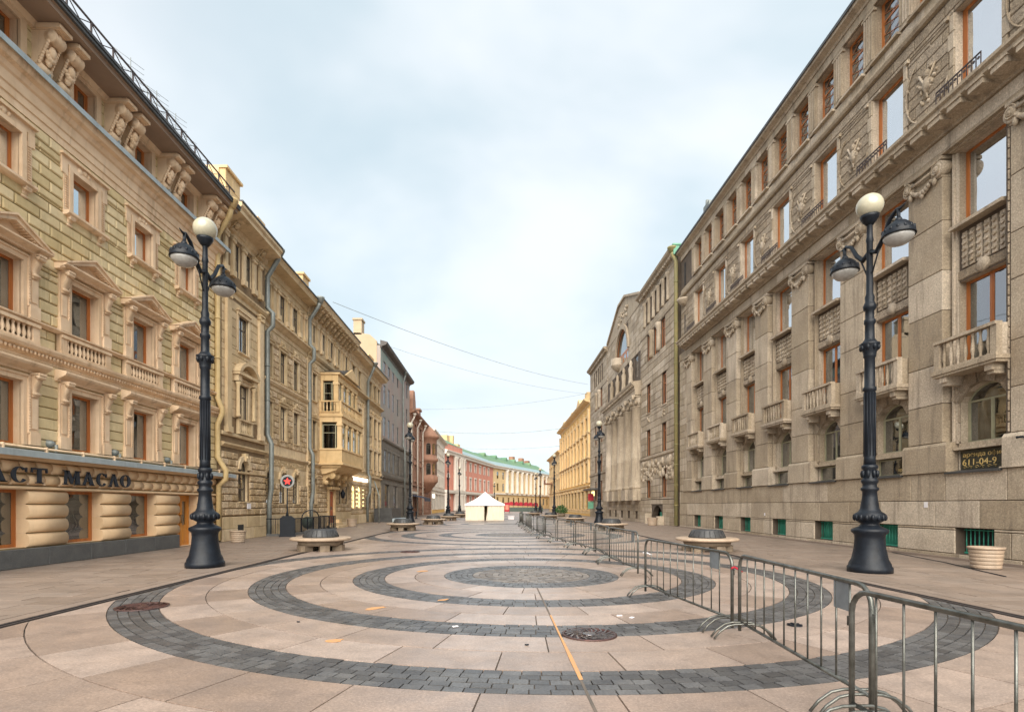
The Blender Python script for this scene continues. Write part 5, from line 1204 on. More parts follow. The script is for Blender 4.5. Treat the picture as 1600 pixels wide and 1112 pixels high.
for d, z, nm, lb, w in ((18.2, 1.62, 'notice', 'small pinkish paper notice stuck on the granite base', .16), (29.2, 1.15, 'notice', 'tiny white paper scrap stuck on the granite base further along', .12)):
    tag(mk(nm, MB().box(-w / 2, w / 2, .0, .006, 0, w * 1.2), 'white', loc=(WR - .03, d, z), rz=R(90)), lb, 'notice')
downpipe('downpipe', 'olive green and yellow downpipe where the two granite buildings meet', [(WR - .55, 43.15, 21.9), (WR - .5, 43.15, 21.6), (WR - .22, 43.15, 21.0), (WR - .22, 43.15, .1)], 'pipe_olive', .16)
tag(mk('pipe_cap', MB().box(-.25, .25, -.3, .25, 0, .7).box(-.32, .32, -.36, .3, .7, .82), 'green', loc=(WR - .25, 43.2, 21.5)), 'bright green copper rainwater box on the roof corner above the olive pipe', 'rainwater box')
tag(mk('roof_box', MB().box(-.3, .3, -.5, .5, 0, .9).tube([(0, .8, 0), (.1, .8, 1.6)], .12, 6), 'pipe', loc=(WR + .3, 37.5, 21.55)), 'small pale vent box and pipe on the granite roof edge', 'roof vent')

# ------------------------------------------------------------------ second granite building: tower blocks, colonnade, gable
F = Facade('bank_building', 'granite bank building with giant round columns under a gable with an arched window', WR, 63.9, 1)
DA, DB = 43.4, 84.4; PA, PB = 54.6, 71.0
hA = H([46.9, 51.7], 1.3, 10.4, 13.2) + H([46.9, 51.7], 1.3, 6.3, 8.8) + H([46.9, 51.7], 1.3, 2.4, 5.1) + H([46.4 + 1.45 * k for k in range(5)], .95, 18.9, 21.2) + H([47.2, 49.4, 51.6], 1.3, 15.4, 17.9)
hC = H([75.3, 79.6], 1.3, 10.4, 13.2) + H([75.3, 79.6], 1.3, 6.3, 8.8) + H([75.3, 79.6], 1.3, 2.4, 5.1) + H([74.8 + 1.45 * k for k in range(5)], .95, 18.9, 21.2) + H([75.3, 77.6, 79.8], 1.3, 15.4, 17.9)
hP = H([56.5 + 3.15 * k for k in range(5)], 1.4, 14.9, 17.2) + H([62.8], 6.0, 18.0, 21.9, 2.9) + H([56.4 + 3.2 * k for k in range(5)], 1.4, 4.6, 7.4) + H([56.4 + 3.2 * k for k in range(5)], 1.4, 8.6, 11.4)
hB = H([49, ], 3.6, 0.02, 1.25, 1.2) + H([56.2 + 3.3 * k for k in range(5)], 1.1, .3, 1.1)
hAr = H([49], 3.6, .02, 1.8, 1.6)
F.wall('wall', DA, PA, 2.2, 22.2, 'granite_joint', depth=.5, holes=hA); F.wall('wall', PB, DB, 2.2, 22.2, 'granite_joint', depth=.5, holes=hC)
F.wall('base_wall', DA, DB, 0, 2.2, 'granite_joint', depth=.5, holes=H([49], 3.4, .02, 1.7, 1.5) + hB[1:])
F.wall('recess_wall', PA, PB, 2.2, 13.2, 'granite', y=-.9, depth=.3, holes=hP)
F.wall('gable_wall', PA, PB, 13.2, 22.1, 'granite_joint', y=-.02, depth=.5, holes=hP)
x0, x1 = F.X(DA), F.X(DB)
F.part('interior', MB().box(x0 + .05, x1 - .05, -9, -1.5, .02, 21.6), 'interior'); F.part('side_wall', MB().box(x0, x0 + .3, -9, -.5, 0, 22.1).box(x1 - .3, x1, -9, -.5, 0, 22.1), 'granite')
F.part('roof', MB().box(x0, x1, -9.2, -.1, 22.1, 22.25), 'roof_dark')
F.part('gable', MB().prism([(F.X(PA), 22.1), (F.X(PB), 22.1), (F.X(PB), 22.5), (F.X(64.4), 25.1), (F.X(61.2), 25.1), (F.X(PA), 22.9)], 'y', -1.2, .0), 'granite')
F.part('gable_coping', MB().prism([(F.X(PA), 22.9), (F.X(61.2), 25.1), (F.X(64.4), 25.1), (F.X(PB), 22.5), (F.X(PB), 22.75), (F.X(64.4), 25.35), (F.X(61.2), 25.35), (F.X(PA), 23.15)], 'y', -1.25, .2), 'granite')
rm = MB(); relief(rm, F.X(60), F.X(65.4), 22.8, 24.0, .02, 26, .22, .15); F.part('gable_carving', rm, 'granite')
for a, b in ((DA, PA), (PB, DB)):
    F.courses('granite_block', a + .05, b - .05, 2.25, 6.0, .62, 1.5, 'granite', proud=.05, ch=.015, gap=.03, holes=hA + hC)
    F.courses('granite_block', a + .05, b - .05, 6.4, 17.95, .62, 1.5, 'granite', proud=.05, ch=.015, gap=.03, holes=hA + hC)
    F.courses('granite_block', a + .05, b - .05, 18.3, 21.6, .62, 1.5, 'granite', proud=.04, ch=.01, gap=.02, holes=hA + hC)
    F.corn('string_course', a, b, 6.0, [(.06, 0), (.16, .1), (.16, .3), (.05, .36)], 'granite'); F.corn('string_course', a, b, 18.0, [(.06, 0), (.1, .1), (.1, .2), (.05, .26)], 'granite')
    F.corn('cornice', a, b, 21.6, [(.06, 0), (.06, .2), (.15, .3), (.55, .6), (.6, .8), (.0, .9)], 'granite')
    dt = mk('dentil', MB().box(-.12, .12, .1, .38, 21.82, 22.05), 'granite'); F.rep(dt, [a + .3 + .5 * k for k in range(int((b - a - .3) / .5))], 0)
F.courses('granite_block', DA + .05, DB - .05, 0, 2.2, .73, 1.9, 'granite', proud=.06, ch=.01, gap=.016, holes=H([49], 3.6, .02, 1.8, 0) + hB[1:])
F.courses('granite_block', PA + .05, PB - .05, 17.3, 22.0, .6, 1.5, 'granite', y=-.02, proud=.04, ch=.01, gap=.02, holes=hP)
Wn = window(1.3, 2.7, 'wood', 'glass', 0, -.14, .09, 1, (.7,)); F.rep(Wn, [46.9, 51.7, 75.3, 79.6], 10.4)
for z in (6.3, 2.4):
    for d in (46.9, 51.7, 75.3, 79.6): k = copy_tree(Wn, F.root); k.location = (F.X(d), 0, z)
Wn = window(.95, 2.3, 'dark_frame', 'glass', 0, -.12, .07, 0, (.7,)); F.rep(Wn, [46.4 + 1.45 * k for k in range(5)] + [74.8 + 1.45 * k for k in range(5)], 18.9)
Wn = window(1.3, 2.5, 'wood', 'glass', 0, -.12, .08, 1, (.7,)); F.rep(Wn, [47.2, 49.4, 51.6, 75.3, 77.6, 79.8], 15.4)
Wn = window(1.4, 2.3, 'dark_frame', 'glass', 0, -.1, .08, 1, (.7,)); F.rep(Wn, [56.5 + 3.15 * k for k in range(5)], 14.9)
Wn = window(1.4, 2.8, 'dark_frame', 'glass', 0, -.2, .08, 1, (.7,)); F.rep(Wn, [56.4 + 3.2 * k for k in range(5)], 8.6, -.9); 
for k_ in range(5): k = copy_tree(Wn, F.root); k.location = (F.X(56.4 + 3.2 * k_), -.9, 4.6)
Wn = window(6.0, 3.9, 'wood', 'glass', 2.9, -.12, .2, 3, (.3,)); F.rep(Wn, [62.8], 18.0)
sl = mk('sill', MB().box(-.8, .8, -.1, .12, -.1, 0), 'granite'); F.rep(sl, [46.9, 51.7, 75.3, 79.6], 10.4)
cm = MB()
for d in (48.3, 50.5, 76.45, 78.7): cm.lathe([(.28, 15.4), (.25, 15.7), (.22, 17.3), (.34, 17.6), (.34, 17.9)], 10, (F.X(d), .05, 0))
for d in (45.7, 47.12, 48.57, 50.02, 51.47, 52.9): cm.lathe([(.2, 18.9), (.16, 19.1), (.15, 20.9), (.24, 21.1), (.24, 21.25)], 8, (F.X(d), .05, 0))
F.part('colonnette', cm, 'granite')
# columns
col_me = MB().lathe([(.95, 3.35), (.95, 3.6), (.85, 3.7), (.82, 3.75), (.80, 6.5), (.80, 6.52), (.78, 6.54), (.72, 11.6), (.78, 11.65), (.78, 11.75)], 18)
CO = mk('column', col_me, 'granite'); cp = MB().lathe([(.72, 11.75), (.85, 12.1), (.8, 12.2), (1.0, 12.6)], 14).box(-.98, .98, -.98, .98, 12.6, 12.8)
for k in range(10):
    a = 2 * math.pi * k / 10; cp.ball((.85 * math.cos(a), .85 * math.sin(a), 12.05), .2, 6, 4, (1, 1, 1.3))
for sx in (-1, 1):
    for sy in (-1, 1): cp.lathe([(.2, -.12), (.2, .12)], 8, (sx * .85, sy * .85, 12.45), 'y')
mk('capital', cp, 'granite', CO); F.rep(CO, [55.7, 59.0, 62.3, 65.6, 68.9], 0, -.1)
pd = mk('pedestal', MB().box(-1.02, 1.02, -1.0, .9, 2.2, 3.35), 'granite'); F.rep(pd, [55.7, 59.0, 62.3, 65.6, 68.9], 0, -.1)
F.corn('entablature', PA, PB, 12.8, [(.0, 0), (.6, 0), (.6, .5), (.66, .52), (.66, .85), (.95, 1.1), (1.0, 1.3), (0, 1.45)], 'granite')
dt = mk('dentil', MB().box(-.13, .13, .5, .9, 13.62, 13.84), 'granite'); F.rep(dt, [PA + .3 + .55 * k for k in range(29)], 0)
F.part('arch_balcony', MB().lathe([(.1, 17.5), (.6, 17.8), (.8, 18.1), (.85, 18.2), (.85, 18.3), (.78, 18.3), (.78, 19.0), (.7, 19.0), (.7, 18.3)], 14, (F.X(64.6), .1, 0)), 'granite')
AV = archivolt(6.0, 2.9, .5, .2, 'granite', 18, False); F.rep(AV, [62.8], 19.0)
st = mk('pier_statue', MB().lathe([(.25, 14.3), (.3, 14.6), (.22, 15.4), (.28, 16.2), (.15, 16.5), (.2, 16.8), (.05, 17.1)], 8, (0, .2, 0)).box(-.4, .4, -.1, .5, 14.15, 14.4), 'granite'); F.rep(st, [57.9, 61.1, 64.3, 67.5], 0)

rm = MB(); relief(rm, F.X(43.8), F.X(54), 4.0, 5.9, .05, 120, .26, .14)
tag(F.part('carved_frieze', rm, 'granite'), kind='stuff'); rm = MB()
for d in (46.9, 51.7): relief(rm, F.X(d) - .3, F.X(d) + .3, 9.4, 9.9, .05, 6, .15, .1)
F.part('carved_boss', rm, 'granite')
F.part('basement_grate', MB().box(F.X(48.2), F.X(49.6), -.48, -.44, .3, 1.1), 'green_grate')
g = mk('basement_grate', MB().box(-.5, .5, -.4, -.36, .3, 1.1), 'bronze'); F.rep(g, [56.2 + 3.3 * k for k in range(5)], 0)
F.part('niche_curb', MB().box(F.X(46.9), F.X(47.3), 0, .6, 0, .75).box(F.X(50.8), F.X(51.2), 0, .6, 0, .95), 'granite')
F.part('shop_canopy', MB().box(F.X(84.2), F.X(77.5), .0, 1.2, 3.9, 4.15), 'lead')
F.part('hanging_sign', MB().box(F.X(80), F.X(79.9), .3, 1.1, 2.4, 3.4), 'red'); F.part('hanging_sign', MB().box(F.X(80), F.X(79.9), .3, 1.1, 1.2, 2.2), 'green')
F.part('lit_fascia', MB().box(F.X(83), F.X(80.5), .02, .08, 3.1, 3.8), 'lit')
F.flush()

# ------------------------------------------------------------------ golden building and beyond
F = far_house('golden_building', 'golden yellow ornate building with cream trim beyond the bank', WR, 84.5, 124, 1, 18.2, 'goldwall', 'goldtrim', [87.5 + 4.3 * k for k in range(9)], [(1.0, 2.0, 3.0, 0), (5.6, 1.5, 2.8, 0), (9.6, 1.4, 2.6, .7), (13.6, 1.3, 2.0, 0)], eave=1.0, blocks='goldtrim')
P = pilaster(.8, 11.6, .3, 'goldtrim', .8); F.rep(P, [85.3 + 4.3 * k for k in range(10)], 5.2)
F.corn('string_course', 84.5, 124, 9.0, [(.05, 0), (.4, .1), (.4, .25), (0, .36)], 'goldtrim'); F.corn('string_course', 84.5, 124, 12.9, [(.05, 0), (.3, .1), (.3, .25), (0, .36)], 'goldtrim')
gb = F.part('gable', MB().prism([(F.X(92), 18.3), (F.X(99), 18.3), (F.X(95.5), 20.2)], 'y', -1, .3).box(F.X(86), F.X(88), -1, .3, 18.2, 19.6).box(F.X(103), F.X(105), -1, .3, 18.2, 19.3).box(F.X(115), F.X(118), -1, .3, 18.2, 19.4), 'goldtrim')
F = far_house('yellow_corner_house', 'plain pale yellow house with a small balcony at the far street corner', WR, 124.2, 152, 1, 14.2, 'yellowwall', 'goldtrim', [127, 131.5, 136, 140.5, 145, 149.5], [(1.0, 1.6, 3.0, 0), (5.4, 1.4, 2.4, 0), (9.4, 1.3, 2.2, 0)])
F.part('balcony', MB().box(F.X(147), F.X(142), 0, 2.0, 7.2, 7.5).box(F.X(147), F.X(142), 1.9, 2.0, 7.5, 8.4), 'redstone')
# the end of the street: curved salmon house and pale yellow colonnaded house
def end_house(name, label, P0, P1, H, wall, trim):
    P0, P1 = Vector(P0), Vector(P1); L = (P1 - P0).length; xd = (P0 - P1).normalized(); mid = (P0 + P1) / 2
    F = Facade(name, label, mid.x, mid.y, -1, None, (xd.x, xd.y)); F.d0 = 0
    F.X = lambda t: L / 2 - t
    return F, L
F, L = end_house('salmon_building', 'salmon pink house with white columns and a tall arched doorway closing the street', (-15.2, 151), (-1.9, 211), 17, 'pinkwall', 'whitetrim')
ts = [22 + 6.3 * k for k in range(6)]
for t in ts: F.hole(t, 1.7, 6.6, 10.4); F.hole(t, 1.7, 12.6, 15.2); F.hole(t, 1.7, 1.6, 4.4)
F.hole(4.6, 2.6, 0.02, 4.8, 1.3); F.hole(4.6, 1.9, 6.8, 10.6, .95); F.hole(4.6, 1.8, 12.5, 14.9)
F.wall('wall', 0, L, 0, 17.3, 'pinkwall', depth=.4); F.core(0, L, 17.2, back=14, side='pinkwall')
for z, h in ((6.6, 3.8), (12.6, 2.6), (1.6, 2.8)):
    Wn = window(1.7, h, 'dark_frame', 'glass', 0, -.05, .1, 1, (.6,), None, None, False); F.rep(Wn, ts, z)
    S = mk('window_surround', MB().box(-1.15, -.85, -.02, .15, 0, h).box(.85, 1.15, -.02, .15, 0, h).box(-1.3, 1.3, -.02, .25, h, h + .5), 'whitetrim'); F.rep(S, ts, z)
for z, w, h, r in ((0.02, 2.6, 4.78, 1.3), (6.8, 1.9, 3.8, .95), (12.5, 1.8, 2.4, 0)):
    Wn = window(w, h, 'dark_frame', 'glass', r, -.05, .12, 1, (.5,), None, None, False); F.rep(Wn, [4.6], z)
    if r: AV = archivolt(w, r, .5, .15, 'whitetrim', key=False); F.rep(AV, [4.6], z + h - r)
F.part('door', MB().box(F.X(5.8), F.X(3.4), -.04, .04, 0.02, 1.9), 'wood_red')
colu = mk('column', MB().lathe([(.65, 6.0), (.55, 6.4), (.48, 15.2), (.7, 15.8), (.7, 16.0)], 10), 'whitetrim'); F.rep(colu, [9.5, 11.2, 14.6, 16.3, 19.0], 0, .5)
colu = mk('column', MB().lathe([(.7, 0), (.6, .4), (.55, 4.6), (.75, 5.0)], 10), 'whitetrim'); F.rep(colu, [.8, 9.5, 11.2, 14.6, 16.3, 19.0], 0, .5)
F.corn('string_course', 0, L, 5.0, [(.1, 0), (1.0, .1), (1.1, .5), (1.1, 1.0), (0, 1.0)], 'whitetrim'); F.corn('eave', 0, L, 16.0, [(.1, 0), (.9, .1), (1.0, .6), (1.3, .9), (1.3, 1.2), (0, 1.4)], 'whitetrim')
F.part('parapet', MB().box(F.X(18), F.X(0), -.4, .3, 17.4, 19.2), 'pinkwall'); F.part('roof_slope', MB().prism([(.4, 17.5), (-7, 22.0), (-14, 22.0), (-14, 17.3)], 'x', F.X(L), F.X(18)).prism([(.4, 19.2), (-7, 23.0), (-14, 23.0), (-14, 17.3)], 'x', F.X(18), F.X(0)), 'roof_green')
F.part('roof_band', MB().prism([(.5, 17.45), (-2.2, 19.2), (-2.2, 19.35), (.5, 17.6)], 'x', F.X(L), F.X(18.5)), 'roof_blue')
F.part('chimney', MB().box(F.X(28), F.X(25), -9, -7, 22, 24.6).box(F.X(33), F.X(31.5), -9, -7, 22, 25.2).box(F.X(42), F.X(39), -9, -7.5, 21.8, 23.2), 'ochre')
F, L = end_house('colonnaded_house', 'long pale yellow house with a row of white half columns at the street end', (-1.8, 211.3), (28, 285), 17, 'yellowwall', 'whitetrim')
tc_ = [4.5 + 6.1 * k for k in range(12)]
for t in tc_: F.hole(t, 1.9, 1.8, 5.0)
for t in tc_[:2]: F.hole(t, 1.9, 7.4, 10.4); F.hole(t, 1.9, 12.2, 15.0)
for t in tc_[2:]: F.hole(t, 1.6, 7.4, 10.4); F.hole(t, 1.6, 12.2, 14.2)
F.wall('wall', 0, L, 0, 17.3, 'yellowwall', depth=.4); F.core(0, L, 17.2, back=14, side='yellowwall')
for w, z, h, tt in ((1.9, 1.8, 3.2, tc_), (1.9, 7.4, 3.0, tc_[:2]), (1.9, 12.2, 2.8, tc_[:2]), (1.6, 7.4, 3.0, tc_[2:]), (1.6, 12.2, 2.0, tc_[2:])):
    Wn = window(w, h, 'dark_frame', 'glass', 0, -.05, .1, 1, (.6,), None, None, False); F.rep(Wn, tt, z)
colu = mk('half_column', MB().lathe([(1.0, 6.6), (.85, 7.1), (.75, 15.2), (1.0, 15.8), (1.0, 16.1)], 10), 'whitetrim'); F.rep(colu, [13.6 + 6.1 * k for k in range(11)], 0, .4)
F.corn('string_course', 0, L, 5.9, [(.1, 0), (.5, .1), (.5, .6), (0, .7)], 'whitetrim'); F.corn('eave', 0, L, 16.1, [(.1, 0), (.9, .1), (1.0, .6), (1.3, .9), (1.3, 1.1), (0, 1.3)], 'whitetrim')
F.part('roof_slope', MB().prism([(-2.4, 19.0), (-8, 22.5), (-14, 22.5), (-14, 17.3), (-2.4, 17.3)], 'x', F.X(L), F.X(0)), 'roof_green'); F.part('roof_band', MB().prism([(.5, 17.3), (-2.4, 19.2), (-2.4, 17.3)], 'x', F.X(L), F.X(0)), 'roof_blue')
dm = mk('dormer', MB().prism([(-1.2, 0), (1.2, 0), (1.2, 1.4), (0, 2.3), (-1.2, 1.4)], 'y', -3, 0), 'roof_green'); F.rep(dm, [6, 18, 30, 41, 52, 63], 20.6, -6)
F.part('chimney', MB().box(F.X(46), F.X(43), -10, -8, 22, 24.5).box(F.X(59), F.X(56), -10, -8, 22, 24.8).box(F.X(68), F.X(65), -10, -8, 22, 24.2), 'redstone')
F = far_house('side_street_house', 'pale house closing the gap behind the far street corner on the right', 33, 160, 300, 1, 16, 'goldwall', 'goldtrim', [165 + 8 * k for k in range(16)], [(1.5, 2, 3, 0), (6, 2, 3, 0), (11, 2, 3, 0)])
# ------------------------------------------------------------------ street lamps
def lamp(x, y, label, detail=True, s=1.0):
    o = thing('street_lamp', label, 'street lamp', (x, y, 0), 0, 'tall black cast iron street lamps'); n = 20 if detail else 10
    b = MB().lathe([(.50, 0), (.50, .13), (.47, .16), (.46, .22), (.40, .34), (.35, .6), (.33, .85), (.34, .95), (.41, 1.02), (.41, 1.08), (.34, 1.12), (.22, 1.18), (.2, 1.24), (.30, 1.30), (.36, 1.40), (.34, 1.48), (.25, 1.54), (.21, 1.62), (.17, 1.9), (.16, 2.05), (.20, 2.09), (.20, 2.14), (.16, 2.17), (.16, 2.25), (.19, 2.29), (.19, 2.35), (.15, 2.38), (.15, 2.6), (.18, 2.64), (.18, 2.7), (.14, 2.74)], n)
    mk('lamp_base', b, 'black', o)
    if detail:
        lf = MB()
        for k in range(16):
            a = 2 * math.pi * k / 16; lf.ball((.33 * math.cos(a), .33 * math.sin(a), 1.39), .055, 6, 4, (1, 1, 1.6))
        for k in range(8):
            a = 2 * math.pi * k / 8; lf.ball((.165 * math.cos(a), .165 * math.sin(a), 2.5), .05, 6, 4, (1, 1, 2))
        tag(mk('base_ornament', lf, 'black', o), kind='stuff')
    sh = MB().lathe([(.14, 2.74), (.13, 2.9), (.125, 4.6), (.15, 4.62), (.15, 4.7), (.12, 4.73), (.118, 5.45), (.14, 5.48), (.14, 5.52), (.15, 5.6), (.22, 5.78), (.23, 5.82), (.16, 5.86), (.11, 5.95), (.105, 6.3), (.13, 6.34), (.13, 6.42), (.10, 6.46), (.10, 6.65), (.14, 6.7), (.15, 6.78), (.12, 6.85), (.10, 6.9), (.11, 7.0), (.08, 7.1), (.07, 8.4), (.09, 8.45), (.07, 8.55), (.065, 8.85), (.10, 8.9)], 14 if detail else 8)
    if detail:
        for k in range(12):
            a = 2 * math.pi * k / 12; sh.tube([(.128 * math.cos(a), .128 * math.sin(a), 2.95), (.123 * math.cos(a), .123 * math.sin(a), 4.58)], .012, 4)
        for k in range(8):
            a = 2 * math.pi * k / 8; sh.ball((.19 * math.cos(a), .19 * math.sin(a), 5.72), .05, 6, 4, (1, 1, 1.6))
    mk('pole', sh, 'black', o)
    mk('globe_holder', MB().lathe([(.08, 8.85), (.14, 8.92), (.20, 9.02), (.22, 9.08)], 14), 'black', o)
    mk('globe', MB().ball((0, 0, 9.33), .31, 20 if detail else 10, 12 if detail else 6, (1, 1, .98)), 'globe', o)
    for sg_ in (-1, 1):
        am = MB(); P = [(0, sg_ * .05, 8.15), (0, sg_ * .25, 8.05), (0, sg_ * .5, 8.28), (0, sg_ * .72, 8.62), (0, sg_ * .95, 8.74), (0, sg_ * 1.08, 8.70), (0, sg_ * 1.22, 8.74)]
        am.tube(P, [.06, .06, .055, .05, .04, .03, .012], 8); am.tube([(0, sg_ * .1, 7.6), (0, sg_ * .22, 7.85), (0, sg_ * .35, 8.1)], .02, 6)
        am.tube([(0, sg_ * 1.0, 8.72), (0, sg_ * 1.0, 8.42)], .04, 8).lathe([(.07, 8.36), (.08, 8.46), (.05, 8.52)], 10, (0, sg_ * 1.0, 0))
        mk('arm', am, 'black', o)
        sd_ = MB().lathe([(.07, 8.44), (.16, 8.40), (.27, 8.30), (.335, 8.17), (.355, 8.08), (.345, 8.06), (.335, 8.08), (.3, 8.2), (.02, 8.34)], 20 if detail else 10, (0, sg_ * 1.0, 0))
        if detail:
            for k in range(14):
                a = 2 * math.pi * k / 14; sd_.ball((.31 * math.cos(a), sg_ * 1.0 + .31 * math.sin(a), 8.2), .04, 5, 3, (1, 1, 1.5))
        mk('lamp_shade', sd_, 'black', o)
        mk('lamp_bowl', MB().lathe([(.33, 8.08), (.30, 8.0), (.2, 7.9), (.08, 7.86), (.01, 7.85)], 20 if detail else 10, (0, sg_ * 1.0, 0)), 'lens', o)
    return o
lamp(-8.1, 15.05, 'tall black lamp post standing before the honey coloured shop door')
lamp(9.5, 13.9, 'tall black lamp post in front of the granite building near the barriers')
for x, y, lb in ((-8.4, 52, 'distant black lamp post before the grey building behind a round bench'), (9.5, 51, 'distant black lamp post before the bank columns'),
                 (-7.6, 83, 'far black lamp post in front of the salmon doorway, the taller one'), (8.7, 84, 'far black lamp post in front of the golden building'),
                 (-7.9, 112, 'far black lamp post just left of the white tent'), (9.0, 116, 'far slim lamp post before the pale yellow corner house'),
                 (9.2, 132, 'farthest slim lamp post at the right side of the street'), (-1.2, 185, 'remote lamp post peeking above the tent roof')):
    lamp(x, y, lb, False)

# ------------------------------------------------------------------ round stone benches
def bench(x, y, label):
    o = thing('round_bench', label, 'bench', (x, y, 0), random.uniform(0, 1), 'round stone benches with a dark middle')
    mk('seat', MB().lathe([(.55, .38), (1.04, .38), (1.11, .40), (1.125, .44), (1.11, .48), (1.04, .50), (.55, .50)], 36), 'bench', o)
    p = MB().lathe([(.3, .20), (.80, .20), (.86, .38), (.3, .38)], 24)
    mk('pedestal', p, 'bench_dark', o)
    for k in range(6):
        a = 2 * math.pi * k / 6; c, s = math.cos(a), math.sin(a); mb = MB(); w = .17
        P = [(.5, -w), (.86, -w), (.90, 0), (.86, w), (.5, w)]; mb.prism([(p_[0] * c - p_[1] * s, p_[0] * s + p_[1] * c) for p_ in P], 'z', 0, .22); mk('foot', mb, 'bench_dark', o)
    mk('hub', MB().lathe([(.66, .50), (.63, .56), (.52, .76), (.50, .79), (.44, .79), (.42, .72), (.05, .70)], 28), 'hub', o)
    sl_ = MB()
    for k in range(20):
        a = 2 * math.pi * k / 20; sl_.tube([(.655 * math.cos(a), .655 * math.sin(a), .52), (.545 * math.cos(a), .545 * math.sin(a), .76)], .014, 4)
    mk('hub_rib', sl_, 'hub', o)
    return o
for x, y, lb in ((-6.7, 20.6, 'round stone bench on the left pavement edge, nearest to the viewer'), (7.8, 20.3, 'round stone bench behind the barriers, nearest on the right'),
                 (-6.45, 37, 'round stone bench in front of the distant lamp before the grey building'), (-5.8, 49, 'small looking round bench left of the tent, third of the left row'),
                 (-5.5, 61, 'fourth round bench of the left row near the salmon doorway lamp'), (7.6, 36.5, 'round stone bench beside the lamp before the bank columns'),
                 (7.6, 53.5, 'round stone bench before the golden building, third of the right row'), (6.4, 67, 'fourth round bench of the right row near the lamp before the golden house'),
                 (-5.3, 76, 'fifth round bench of the left row beside the tent'), (5.9, 88, 'farthest round bench of the right row beside the slim lamps')):
    bench(x, y, lb)

# ------------------------------------------------------------------ crowd barriers
def barrier_proto(L, bars=10):
    o = thing('crowd_barrier', 'x', 'barrier', (0, 0, 0), 0, 'steel crowd barriers in a line along the street')
    h, r, z0 = 1.06, .17, .20; a = L / 2
    P = [(-a, 0, z0 - .12), (-a, 0, h - r)] + [(-a + r - r * math.cos(t), 0, h - r + r * math.sin(t)) for t in (R(22), R(45), R(68), R(90))]
    P = P + [(-p[0], 0, p[2]) for p in P[::-1]]
    mk('frame_tube', MB().tube(P, .021, 8).tube([(-a, 0, z0), (a, 0, z0)], .018, 8), 'steel', o)
    for k in range(bars):
        x = -a + L * (k + 1) / (bars + 1)
        if k == bars - 1: x = a - .30
        if k == 0: x = max(x, -a + .22)
        mk('bar', MB().tube([(x, 0, z0), (x, 0, h)], .0085, 6), 'steel', o)
    mk('name_plate', MB().box(a - .30 - .24, a - .30, -.006, .006, h - .25, h - .01), 'plate', o)
    for s in (-1, 1):
        ft = MB()
        for dx in (0.0, .12):
            x = s * (a - .06 - dx); w = .38
            pts = [(x, -w, .012), (x, -w + .07, .10), (x, -w + .17, .175), (x, -w + .27, .20), (x, w - .27, .20), (x, w - .17, .175), (x, w - .07, .10), (x, w, .012)]
            ft.tube(pts, .014, 6)
        mk('foot', ft, 'steel', o)
    for s in (-1, 1): mk('hook', MB().tube([(s * a, 0, .85), (s * (a + .045), 0, .85), (s * (a + .045), 0, .78)], .008, 5), 'steel', o)
    return o
bp_ = barrier_proto(2.8)
seq = [((2.78, 1.35), (2.68, 4.12)), ((2.92, 4.25), (3.12, 7.02)), ((3.10, 7.2), (2.78, 10.25)), ((3.32, 12.9), (3.22, 15.7)), ((3.26, 15.9), (3.36, 18.7)), ((3.34, 18.9), (3.1, 21.7)), ((3.05, 21.9), (2.7, 24.7)),
       ((2.65, 24.9), (2.4, 27.7)), ((2.35, 27.9), (2.2, 30.7)), ((2.75, 31.2), (2.2, 33.9)), ((2.1, 34.0), (2.2, 36.8)), ((2.15, 37.0), (2.05, 39.8)), ((2.3, 40.2), (2.0, 43.0)), ((2.0, 43.2), (2.1, 46.0)), ((2.1, 46.2), (1.95, 49.0)), ((2.0, 49.3), (2.3, 52.0)), ((2.4, 52.2), (2.3, 55.0))]
blabs = ['nearest steel barrier running out of the picture at the lower right corner', 'steel barrier with a grey plate over the outer dark ring, second from the viewer',
         'steel barrier with its plate in front of the right hand round bench', 'steel barrier just beyond the gap in the line', 'second steel barrier beyond the gap in the line', 'third steel barrier beyond the gap in the line',
         'fourth steel barrier beyond the gap, where the line bends inward', 'fifth steel barrier beyond the gap in the line', 'sixth steel barrier beyond the gap in the line', 'steel barrier standing askew halfway down the line']
for i, (p, q) in enumerate(seq):
    o = bp_ if i == 0 else copy_tree(bp_); p, q = Vector(p), Vector(q); m_ = (p + q) / 2; o.location = (m_.x, m_.y, .003)
    v = p - q; o.rotation_euler = (0, 0, math.atan2(v.y, v.x)); o.scale = ((q - p).length / 2.8, 1, 1)
    o['label'] = blabs[i] if i < len(blabs) else 'small far steel barrier, %s from the tent end of the line' % ['seventh', 'sixth', 'fifth', 'fourth', 'third', 'second', 'first'][i - 10]
tp = tag(mk('red_tape', MB().tube([(-.05, 0, 0), (0, .03, .01), (.06, 0, -.02)], .014, 5).tube([(0, 0, 0), (.1, .02, -.05)], .01, 4), 'red', loc=(3.10, 7.1, .88)), 'scrap of red tape tied where two near barriers meet', 'tape')
tag(mk('red_tape', MB().tube([(-.05, 0, 0), (0, .03, .01), (.06, 0, -.02)], .014, 5).tube([(0, 0, 0), (.12, .02, -.04)], .014, 4), 'white', loc=(2.80, 10.3, .80)), 'pink and white tape on the barrier post beside the gap', 'tape')

